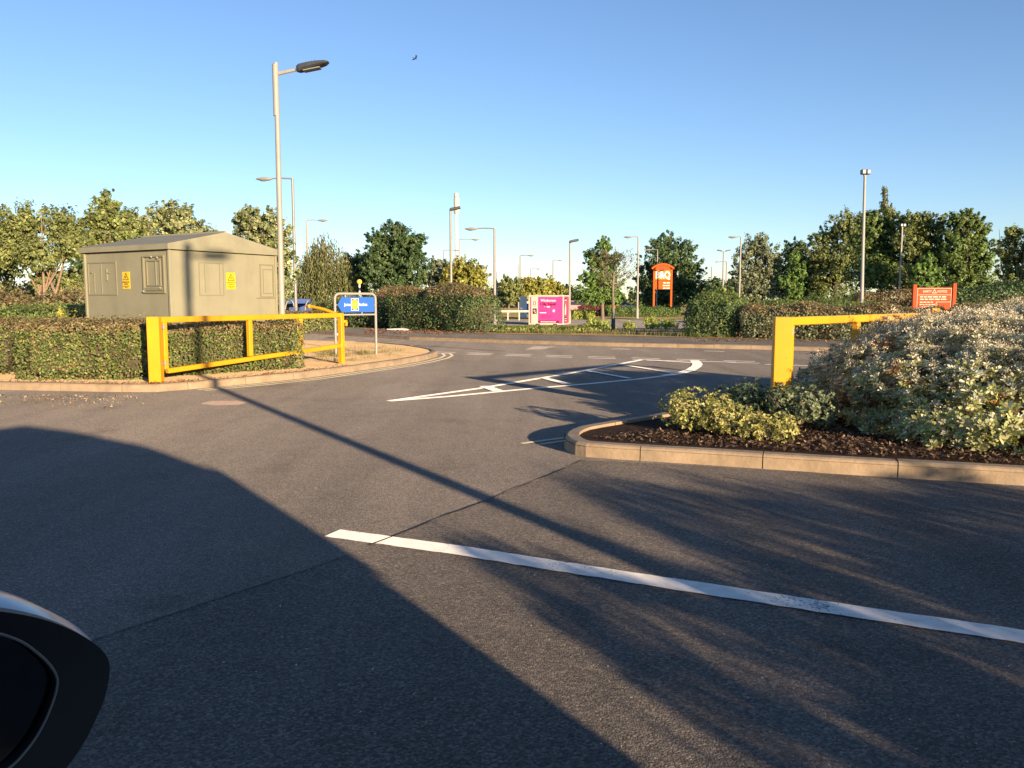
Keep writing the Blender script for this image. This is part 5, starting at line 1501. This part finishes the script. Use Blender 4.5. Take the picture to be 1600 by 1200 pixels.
# ------------------------------------------------------------------ big silver bush and the small shrubs on the right bed
def rosettes(C, axis, k, L, W, cols_fn, elev=0.45, jit=0.25):
    """k leaves round every rosette centre"""
    n = len(C)
    axis = unit(axis)
    t1 = unit(np.cross(axis, rand_dirs(n))); t2 = np.cross(axis, t1)
    Cs, Ts, Ns, Ls, Ws, idx = [], [], [], [], [], []
    for j in range(k):
        ph = 2.399963 * j + RNG.uniform(0, 0.5, n)
        el = elev + 0.85 * (j / k) + RNG.normal(size=n) * jit * 0.5
        d = (t1 * np.cos(ph)[:, None] + t2 * np.sin(ph)[:, None]) * np.cos(el)[:, None] + axis * np.sin(el)[:, None]
        l = L * (1.08 - 0.55 * j / k) * RNG.uniform(0.75, 1.25, n)
        Cs.append(C + d * (l * 0.5)[:, None]); Ts.append(d)
        Ns.append(unit(axis * np.cos(el)[:, None] - (t1 * np.cos(ph)[:, None] + t2 * np.sin(ph)[:, None]) * np.sin(el)[:, None] + rand_dirs(n) * jit))
        Ls.append(l); Ws.append(l * W * RNG.uniform(.8, 1.2, n)); idx.append(np.arange(n))
    C2, T2, N2, L2, W2, I2 = np.vstack(Cs), np.vstack(Ts), np.vstack(Ns), np.concatenate(Ls), np.concatenate(Ws), np.concatenate(idx)
    return C2, N2, T2, L2, W2, I2

def silver_bush():
    c = np.array([5.24, 7.92, 0.09]); r = np.array([2.2, 2.05, 1.04])
    root = thing('silver_bush', 'big mounded silver leaved bush with dried seed heads beside the kerb', 'bush', tuple(c))
    n = 17000
    d = rand_dirs(n); d[:, 2] = np.abs(d[:, 2]); d = d[(d[:, 1] < 0.35) | (RNG.random(len(d)) < 0.45)]
    e = 1.78
    lo_, hi_ = np.zeros(len(d)), np.full(len(d), 2.0)
    for _ in range(30):
        mid_ = (lo_ + hi_) / 2
        val = (mid_ * (np.abs(d[:, 0]) ** 2.7 + np.abs(d[:, 1]) ** 2.7) ** (1 / 2.7)) ** 2.0 + (mid_ * d[:, 2]) ** 2.6
        lo_, hi_ = np.where(val < 1, mid_, lo_), np.where(val < 1, hi_, mid_)
    rad = lo_
    lump = 1 + 0.05 * np.sin(d[:, 0] * 9 + 1) * np.sin(d[:, 2] * 8) + 0.045 * np.sin(d[:, 0] * 19 + d[:, 2] * 7) * np.sin(d[:, 1] * 17 + 2) + 0.03 * np.sin(d[:, 0] * 37 + d[:, 1] * 31) 
    seeds = rand_dirs(900); seeds[:, 2] = np.abs(seeds[:, 2])
    near = np.argmax(d @ seeds.T, axis=1)
    off_c = RNG.normal(size=900) * 0.030
    tint_c = (1 + RNG.normal(size=900) * 0.16).clip(.6, 1.45)
    lump = lump + off_c[near]
    P = d * rad[:, None] * lump[:, None] * r
    # a low skirt that thins towards the left end
    depth_in = np.where(RNG.random(len(P)) < 0.62, RNG.exponential(0.025, len(P)), RNG.exponential(0.09, len(P)))
    nrm_ = unit(d / r)
    P -= nrm_ * depth_in[:, None]
    ok = P[:, 2] > 0.02
    P, nrm_, near = P[ok], nrm_[ok], near[ok]
    ax = unit(nrm_ * 0.95 + np.array([0, 0, 0.45]) + RNG.normal(size=P.shape) * 0.33)
    C2, N2, T2, L2, W2, I2 = rosettes(P, ax, 11, 0.052, 0.31, None, 0.3)
    front = np.clip(1.15 - P[:, 2] / 0.75, 0, 1) * (nrm_[:, 1] < -0.1)          # greener, younger growth low on the kerb side
    n = len(C2)
    silver = palette(n, [(0.60, 0.58, 0.44), (0.68, 0.65, 0.51), (0.50, 0.50, 0.35), (0.38, 0.40, 0.25)], None, 0.16)
    green = palette(n, [(0.36, 0.38, 0.14), (0.44, 0.44, 0.20), (0.27, 0.30, 0.11), (0.50, 0.48, 0.29)], None, 0.18)
    pick = RNG.random(len(P)) < front * 0.85
    cols = np.where(pick[I2][:, None], green, silver)
    rt = (1 + RNG.normal(size=len(P)) * 0.13).clip(.6, 1.5) * tint_c[near]; cols = cols * rt[I2][:, None]
    dead = (RNG.random(len(P)) < 0.02) | (RNG.random(900) < 0.03)[near]
    cols[dead[I2]] = palette(int(dead[I2].sum()), [(0.40, 0.24, 0.11), (0.48, 0.33, 0.17), (0.28, 0.15, 0.07)])
    big = np.where(pick, 1.25, 1.0)[I2]
    link('foliage', leaf_mesh('foliage', C2, N2, T2, L2 * big, W2 * big, cols, 'hex', 0.22), 'silver_leaf', root)
    # dried flower clusters standing above the leaves
    top = (P[:, 2] > 0.50) | (P[:, 0] < -0.9)
    w = np.clip((P[:, 2] - 0.45) / 0.5, 0.05, 1) * (0.35 + 0.65 * (nrm_[:, 2] > 0.25))
    k = RNG.random(len(P)) < w * 1.0
    S = P[k]; A_ = unit(nrm_[k] * 0.5 + np.array([0, 0, 1.0]) + RNG.normal(size=S.shape) * 0.25)
    stalk = RNG.uniform(0.025, 0.095, len(S))
    tipc = S + A_ * stalk[:, None]
    m_ = 20
    C3 = np.repeat(tipc, m_, 0) + RNG.normal(size=(len(S) * m_, 3)) * np.array([0.017, 0.017, 0.013])
    n3 = len(C3); l3 = RNG.uniform(0.009, 0.017, n3)
    shade = np.repeat((1 + RNG.normal(size=len(S)) * 0.2).clip(.5, 1.5), m_)[:, None]
    c3 = palette(n3, [(0.62, 0.54, 0.41), (0.70, 0.63, 0.49), (0.52, 0.42, 0.30), (0.60, 0.55, 0.41)], None, 0.15) * shade
    # stalks as thin leaves
    allC = np.vstack([C3, S + A_ * (stalk * 0.5)[:, None]]); allN = np.vstack([rand_dirs(n3), rand_dirs(len(S))]); allT = np.vstack([rand_dirs(n3), A_])
    allL = np.concatenate([l3, stalk]); allW = np.concatenate([l3 * 0.8, np.full(len(S), 0.004)])
    allc = np.vstack([c3, palette(len(S), [(0.26, 0.20, 0.13)])])
    link('seed_heads', leaf_mesh('seed_heads', allC, allN, allT, allL, allW, allc, 'quad', 0.2), 'seed_head', root)
    # a few tall dead flower stems at the front
    tb = MB()
    for k in range(260):
        dd = rand_dirs(1)[0]; dd[2] = abs(dd[2]) * 0.9 + 0.05
        rr = float((np.abs(dd) ** e).sum() ** (-1 / e))
        q = dd * rr * r * random.uniform(0.86, 0.97)
        p0 = Vector((q[0] * 0.25, q[1] * 0.25, 0.0)); p2 = Vector(q); p1 = p0.lerp(p2, 0.5) + Vector((0, 0, 0.08))
        tb.tube([p0, p1, p2], [0.010, 0.007, 0.004], 5, False)
    tb.build('stems', 'bark', root)
    # woody heart of the bush
    rings = []
    for q in range(7):
        ph = q / 6 * PI / 2
        rings.append([(0.74 * r[0] * math.cos(ph) * math.cos(a), 0.74 * r[1] * math.cos(ph) * math.sin(a), 0.74 * r[2] * math.sin(ph)) for a in [2 * PI * j / 28 for j in range(28)]])
    MB().loft(rings).build('woody_core', 'twig', root)
    return root
silver_bush()

def small_rosette_shrub(label, px, py, rx, ry, rz, cols, n, L, lobes=7, group=None, k=7, cat='shrub'):
    p = G(px, py, 0.09)
    root = thing('small_shrub', label, cat, (p.x, p.y + ry * 0.7, 0.085), 0, group)
    P, Nn = [], []
    lb = [(0, 0, rz * 0.45, rx * 0.55, ry * 0.7, rz * 0.5)]
    for q in range(lobes):
        a = 2 * PI * q / lobes + random.uniform(-.3, .3)
        lb.append((math.cos(a) * rx * 0.62, math.sin(a) * ry * 0.6, rz * random.uniform(0.3, 0.62), rx * random.uniform(.26, .4), ry * .4, rz * random.uniform(.28, .4)))
    for (x, y, z, a, b_, c) in lb:
        m_ = n // len(lb)
        d = rand_dirs(m_); P.append(np.array([x, y, z]) + d * np.array([a, b_, c]) * RNG.uniform(0.8, 1.08, (m_, 1))); Nn.append(unit(d + np.array([0, 0, .4])))
    P, Nn = np.vstack(P), np.vstack(Nn)
    ok = P[:, 2] > 0.01; P, Nn = P[ok], Nn[ok]
    C2, N2, T2, L2, W2, I2 = rosettes(P, Nn + RNG.normal(size=P.shape) * .25, k, L, 0.58, None, 0.1)
    col = palette(len(C2), cols, None, 0.15) * (1 + RNG.normal(size=len(P)) * .18).clip(.6, 1.5)[I2][:, None]
    link('foliage', leaf_mesh('foliage', C2, N2, T2, L2, W2, col, 'hex', 0.15), 'leaf', root)
    tb = MB()
    for (x, y, z, a, b_, c) in lb:
        for q in range(5):
            tb.tube([(x * 0.15, y * 0.15, -0.02), (x * 0.6 + random.gauss(0, .03), y * 0.6, z * 0.4), (x + random.gauss(0, a * .5), y + random.gauss(0, b_ * .5), z + c * 0.3)], [0.007, 0.005, 0.002], 5, False)
    tb.build('stems', 'bark', root)
VG = 'small shrubs at the tip of the right hand bed'
var_cols = [(0.46, 0.42, 0.12), (0.55, 0.51, 0.20), (0.29, 0.32, 0.08), (0.19, 0.24, 0.06), (0.50, 0.42, 0.19)]
small_rosette_shrub('rounded yellow variegated shrub nearest the tip of the kerb', 1093, 679, 0.33, 0.30, 0.43, var_cols, 680, 0.026, group=VG)
small_rosette_shrub('low sprawling yellow variegated shrub in the middle of its row', 1155, 687, 0.30, 0.26, 0.31, var_cols, 480, 0.026, group=VG)
small_rosette_shrub('low variegated shrub touching the silver bush', 1212, 693, 0.26, 0.24, 0.25, var_cols, 360, 0.028, group=VG)
small_rosette_shrub('dark green shrub around the foot of the right gate post', 1182, 662, 0.42, 0.34, 0.42, [(0.11, 0.15, 0.075), (0.15, 0.19, 0.10), (0.08, 0.115, 0.055)], 800, 0.032, group=VG)
small_rosette_shrub('grey green shrub growing from under the left flank of the silver bush', 1262, 672, 0.34, 0.34, 0.42, [(0.16, 0.20, 0.115), (0.22, 0.25, 0.15), (0.11, 0.145, 0.075)], 620, 0.036, group=VG)

# ------------------------------------------------------------------ planting behind the viewer that shades the car park
def SH(s, t): return Vector((s * 0.852 - t * 0.523, s * 0.523 + t * 0.852))
a, b2 = SH(1.66, -5.0), SH(5.5, -5.6)
mid_ab = a.lerp(b2, 0.30)
hedge('hedge', 'lower end of the shaggy hedge behind the parked car', tuple(a), tuple(mid_ab), 1.3, 1.26, 'mid', 5500, 0.06, None, base_z=0.0, round_=0.3, lump=0.12)
hedge('hedge', 'taller end of the shaggy hedge behind the parked car', tuple(mid_ab), tuple(b2), 1.3, 1.42, 'mid', 10500, 0.06, None, base_z=0.0, round_=0.3, lump=0.12)
def shoots():
    root = thing('tall_shrub', 'tall twiggy shrub behind the parked car', 'shrub', (a.x, a.y, 0.0))
    C, T = [], []
    tb = MB()
    for k in range(120):
        f = random.random(); s0 = 1.6 + 3.8 * f
        q = SH(s0, -5.4 - random.uniform(-0.6, 0.6)) - Vector((a.x, a.y))
        hh = (1.15 + 0.72 * random.random() ** 1.4) * (0.72 + 0.28 * math.sin(f * 3.0 + 0.3)) * (0.86 if s0 < 2.85 else 1.0) * (1.0 if f < .8 else 0.85)
        tip = Vector((q.x + random.gauss(0, .16), q.y + random.gauss(0, .16), hh))
        tb.tube([(q.x, q.y, 0), (q.x, q.y, hh * 0.5), tip], [0.012, 0.009, 0.004], 5)
        for j in range(34):
            t = random.uniform(0.35, 1.0); w = 0.13 * (1.25 - t)
            C.append((q.x + (tip.x - q.x) * t + random.gauss(0, w), q.y + (tip.y - q.y) * t + random.gauss(0, w), hh * t)); 
    C = np.array(C); n = len(C); Ls = 0.075 * RNG.uniform(.6, 1.3, n)
    link('leaves', leaf_mesh('leaves', C, rand_dirs(n), rand_dirs(n) + np.array([0, 0, .6]), Ls, Ls * .5, palette(n, GREENS['mid'])), 'leaf', root)
    tb.build('stems', 'bark', root, True)
shoots()

# ------------------------------------------------------------------ the car the photo is taken from
def own_car():
    rz = math.radians(150)
    root = thing('viewing_car', 'dark car at the lower left whose black mirror shows glass', 'car', (0, 0, 0), rz)
    yr, yl = -0.13, 1.60
    def side(prof, ins): return [[(x, y, z) for x, z in prof] for y in ins]
    low = [(-2.72, 0.40), (-2.76, 0.62), (-2.72, 0.98), (-2.60, 1.02), (0.75, 0.98), (1.55, 0.86), (1.80, 0.68), (1.82, 0.36), (1.5, 0.24), (-2.5, 0.24)]
    MB().loft([[(x * 0.985, y, 0.6 + (z - 0.6) * 0.94) for x, z in low] if k in (0, 3) else [(x, y, z) for x, z in low] for k, y in enumerate((yr, yr + 0.06, yl - 0.06, yl))]).build('body', 'own_car', root)
    roof = [(-2.46, 1.42), (-2.42, 1.47), (-1.85, 1.615), (-0.9, 1.675), (-0.2, 1.67), (0.12, 1.60), (0.15, 1.55), (-0.2, 1.615), (-0.9, 1.62), (-1.85, 1.56)]
    MB().loft([[(x, y, z - dz) for x, z in roof] for y, dz in ((yr + 0.02, 0.03), (yr + 0.10, 0.0), (yl - 0.10, 0.0), (yl - 0.02, 0.03))]).build('roof', 'own_car', root)
    MB().loft([[(x, y, z) for x, z in [(-2.46, 1.44), (-2.68, 1.40), (-2.70, 1.43), (-2.40, 1.49)]] for y in (yr + 0.15, yl - 0.15)]).build('spoiler', 'own_car', root)
    for y in (yr + 0.02, yl - 0.08):
        p = MB()
        for (x0, z0, x1, z1, w) in ((0.80, 0.97, 0.12, 1.60, 0.06), (-0.55, 0.98, -0.60, 1.64, 0.10), (-1.55, 1.0, -1.62, 1.60, 0.10), (-2.62, 1.0, -2.40, 1.46, 0.16)):
            p.loft([[(x0 - w, y, z0), (x0 + w, y, z0), (x0 + w, y + 0.06, z0), (x0 - w, y + 0.06, z0)], [(x1 - w * .7, y, z1), (x1 + w * .7, y, z1), (x1 + w * .7, y + 0.06, z1), (x1 - w * .7, y + 0.06, z1)]])
        p.build('pillar', 'own_car', root)
        yy = y + 0.03
        g = MB()
        g.add([(-1.48, yy, 1.01), (-2.48, yy, 1.02), (-2.32, yy, 1.45), (-1.56, yy, 1.58)], [(0, 1, 2, 3)])
        g.add([(-0.66, yy, 0.99), (-1.46, yy, 1.0), (-1.54, yy, 1.58), (-0.70, yy, 1.62)], [(0, 1, 2, 3)])
        if y > 0.5: g.add([(-0.46, yy, 0.99), (0.72, yy, 0.98), (0.10, yy, 1.58), (-0.52, yy, 1.63)], [(0, 1, 2, 3)])
        g.build('side_window', 'window', root)
    MB().add([(-2.62, yr + .12, 1.02), (-2.62, yl - .12, 1.02), (-2.42, yl - .18, 1.44), (-2.42, yr + .18, 1.44)], [(0, 1, 2, 3)]).build('rear_window', 'window', root)
    MB().add([(0.82, yr + .1, 0.99), (0.82, yl - .1, 0.99), (0.13, yl - .16, 1.57), (0.13, yr + .16, 1.57)], [(0, 1, 2, 3)]).build('windscreen', 'window', root)
    for yc in (0.30, 1.15):
        s_ = MB().box((-0.62, yc, 1.0), (0.16, 0.5, 0.45), 0, 0.04, 0.15).build('seat', 'seat_cloth', root)
        MB().box((-0.70, yc, 1.33), (0.11, 0.27, 0.19), 0, 0.04, 0.15).build('headrest', 'seat_cloth', s_)
    sb = MB().box((-1.75, 0.73, 1.02), (0.16, 1.35, 0.45), 0, 0.04, 0.15).build('rear_seat', 'seat_cloth', root)
    for x in (-1.95, 1.05):
        for y in (yr + 0.09, yl - 0.09):
            w = MB().tube([(x, y - 0.1, 0.33), (x, y + 0.1, 0.33)], 0.33, 24).build('wheel', 'rubber', root, True)
            MB().tube([(x, y - 0.106, 0.33), (x, y + 0.106, 0.33)], 0.21, 20).build('rim', 'steel', w)
    # door mirror: outline measured on the upright plane 0.6 m ahead of the eye
    X0 = 0.60
    R = Matrix.Rotation(-rz, 3, 'Z')
    def on_plane(px, py, x=X0):
        d = R @ Vector(ray(px, py)); t = x / d.x
        return Vector((x, d.y * t, CAMH + d.z * t))
    out_px = [(-330, 985), (-310, 962), (-260, 952), (-180, 948), (-90, 947), (-30, 949), (0, 952), (40, 958), (80, 968), (115, 982), (145, 999), (166, 1017), (175, 1034), (175, 1056), (168, 1090), (155, 1122), (136, 1160), (112, 1196), (80, 1232), (30, 1262), (-40, 1280), (-140, 1288), (-240, 1284), (-310, 1262), (-335, 1200), (-340, 1080)]
    gl_px = [(-300, 1008), (-270, 996), (-200, 990), (-120, 988), (-50, 989), (0, 992), (22, 998), (42, 1007), (60, 1020), (76, 1034), (88, 1049), (94, 1064), (92, 1082), (85, 1104), (75, 1128), (62, 1152), (46, 1174), (26, 1196), (0, 1214), (-40, 1230), (-100, 1240), (-180, 1246), (-240, 1240), (-290, 1222), (-308, 1180), (-310, 1080)]
    out = [on_plane(*q) for q in out_px]; gl_ = [on_plane(*q) for q in gl_px]
    def smooth_ring(P, sub=3):
        o_ = []
        for i in range(len(P)):
            p0, p1, p2, p3 = P[i - 1], P[i], P[(i + 1) % len(P)], P[(i + 2) % len(P)]
            for q in range(sub):
                t = q / sub
                o_.append(0.5 * ((2 * p1) + (p2 - p0) * t + (2 * p0 - 5 * p1 + 4 * p2 - p3) * t * t + (3 * p1 - p0 - 3 * p2 + p3) * t ** 3))
        return o_
    out, gl_ = smooth_ring(out), smooth_ring(gl_)
    cen = sum(out, Vector()) / len(out)
    n = len(out)
    def ring(pts, k, dx, up=0.0): return [Vector((p.x + dx, cen.y + (p.y - cen.y) * k, cen.z + (p.z - cen.z) * k + up)) for p in pts]
    wm = MB().loft([ring(out, 1.0, 0.012), ring(out, 1.015, 0.025, 0.006), ring(out, 1.02, 0.055, 0.009), ring(out, 0.98, 0.10, 0.006), ring(out, 0.84, 0.14), ring(out, 0.5, 0.165)]).build('wing_mirror', 'own_car', root, True)
    rim = MB()
    a_, b_, c_ = ring(out, 1.0, 0.012), ring(out, 0.975, 0.0), [p + Vector((0.004, 0, 0)) for p in gl_]
    d_ = [p + Vector((0.014, 0, 0)) for p in ring(gl_, 0.985, 0)]
    rim.loft([a_, b_, c_, d_], close=False)
    rim.build('mirror_rim', 'trim', wm, True)
    MB().add([p + Vector((0.010, 0, 0)) for p in gl_], [tuple(range(len(gl_)))]).build('mirror_glass', 'mirror_glass', wm)
    e = MB()
    k_ = ring(gl_, 1.004, 0.004)
    e.tube(k_ + [k_[0]], 0.0011, 6, False)
    e.build('glass_edge', 'steel', wm, True)
    MB().loft([[(X0 + 0.03, -0.165, cen.z - 0.02), (X0 + 0.11, -0.165, cen.z - 0.02), (X0 + 0.11, -0.165, cen.z - 0.07), (X0 + 0.03, -0.165, cen.z - 0.07)], [(X0 + 0.0, -0.12, cen.z + 0.01), (X0 + 0.12, -0.12, cen.z + 0.01), (X0 + 0.12, -0.12, cen.z - 0.09), (X0 + 0.0, -0.12, cen.z - 0.09)]]).build('mirror_arm', 'trim', wm)
own_car()

# ------------------------------------------------------------------ light, sky, camera
w = bpy.data.worlds.new('World'); scn.world = w; w.use_nodes = True
nt = w.node_tree
sk = nt.nodes.new('ShaderNodeTexSky'); sk.sky_type = 'NISHITA'; sk.sun_disc = False
sk.sun_elevation = SUN_EL; sk.sun_rotation = math.atan2(SUN_AZ.x, SUN_AZ.y)
sk.altitude = 0; sk.air_density = 0.9; sk.dust_density = 0.0; sk.ozone_density = 2.6
nt.links.new(mixc(nt, 1.0, sk.outputs[0], (0.985, 0.965, 1.06), 'MULTIPLY'), nt.nodes['Background'].inputs[0])
nt.nodes['Background'].inputs[1].default_value = 0.092
sd = bpy.data.lights.new('sun', 'SUN'); sd.energy = 5.0; sd.angle = math.radians(0.5); sd.color = (1.0, 0.76, 0.50)
so = bpy.data.objects.new('sun', sd); COL.objects.link(so)
sv = Vector((SUN_AZ.x * math.cos(SUN_EL), SUN_AZ.y * math.cos(SUN_EL), math.sin(SUN_EL)))
so.rotation_euler = sv.to_track_quat('Z', 'Y').to_euler()
cd = bpy.data.cameras.new('camera'); co = bpy.data.objects.new('camera', cd); COL.objects.link(co); scn.camera = co
co.location = (0, 0, CAMH); co.rotation_euler = (PI / 2 - PITCH, 0, 0)
cd.sensor_width = 36; cd.lens = F / 1600 * 36; cd.clip_start = 0.03; cd.clip_end = 5000
scn.view_settings.view_transform = 'Standard'; scn.view_settings.look = 'None'
scn.view_settings.exposure = 1.15; scn.view_settings.gamma = 1.0
scn.cycles.max_bounces = 6
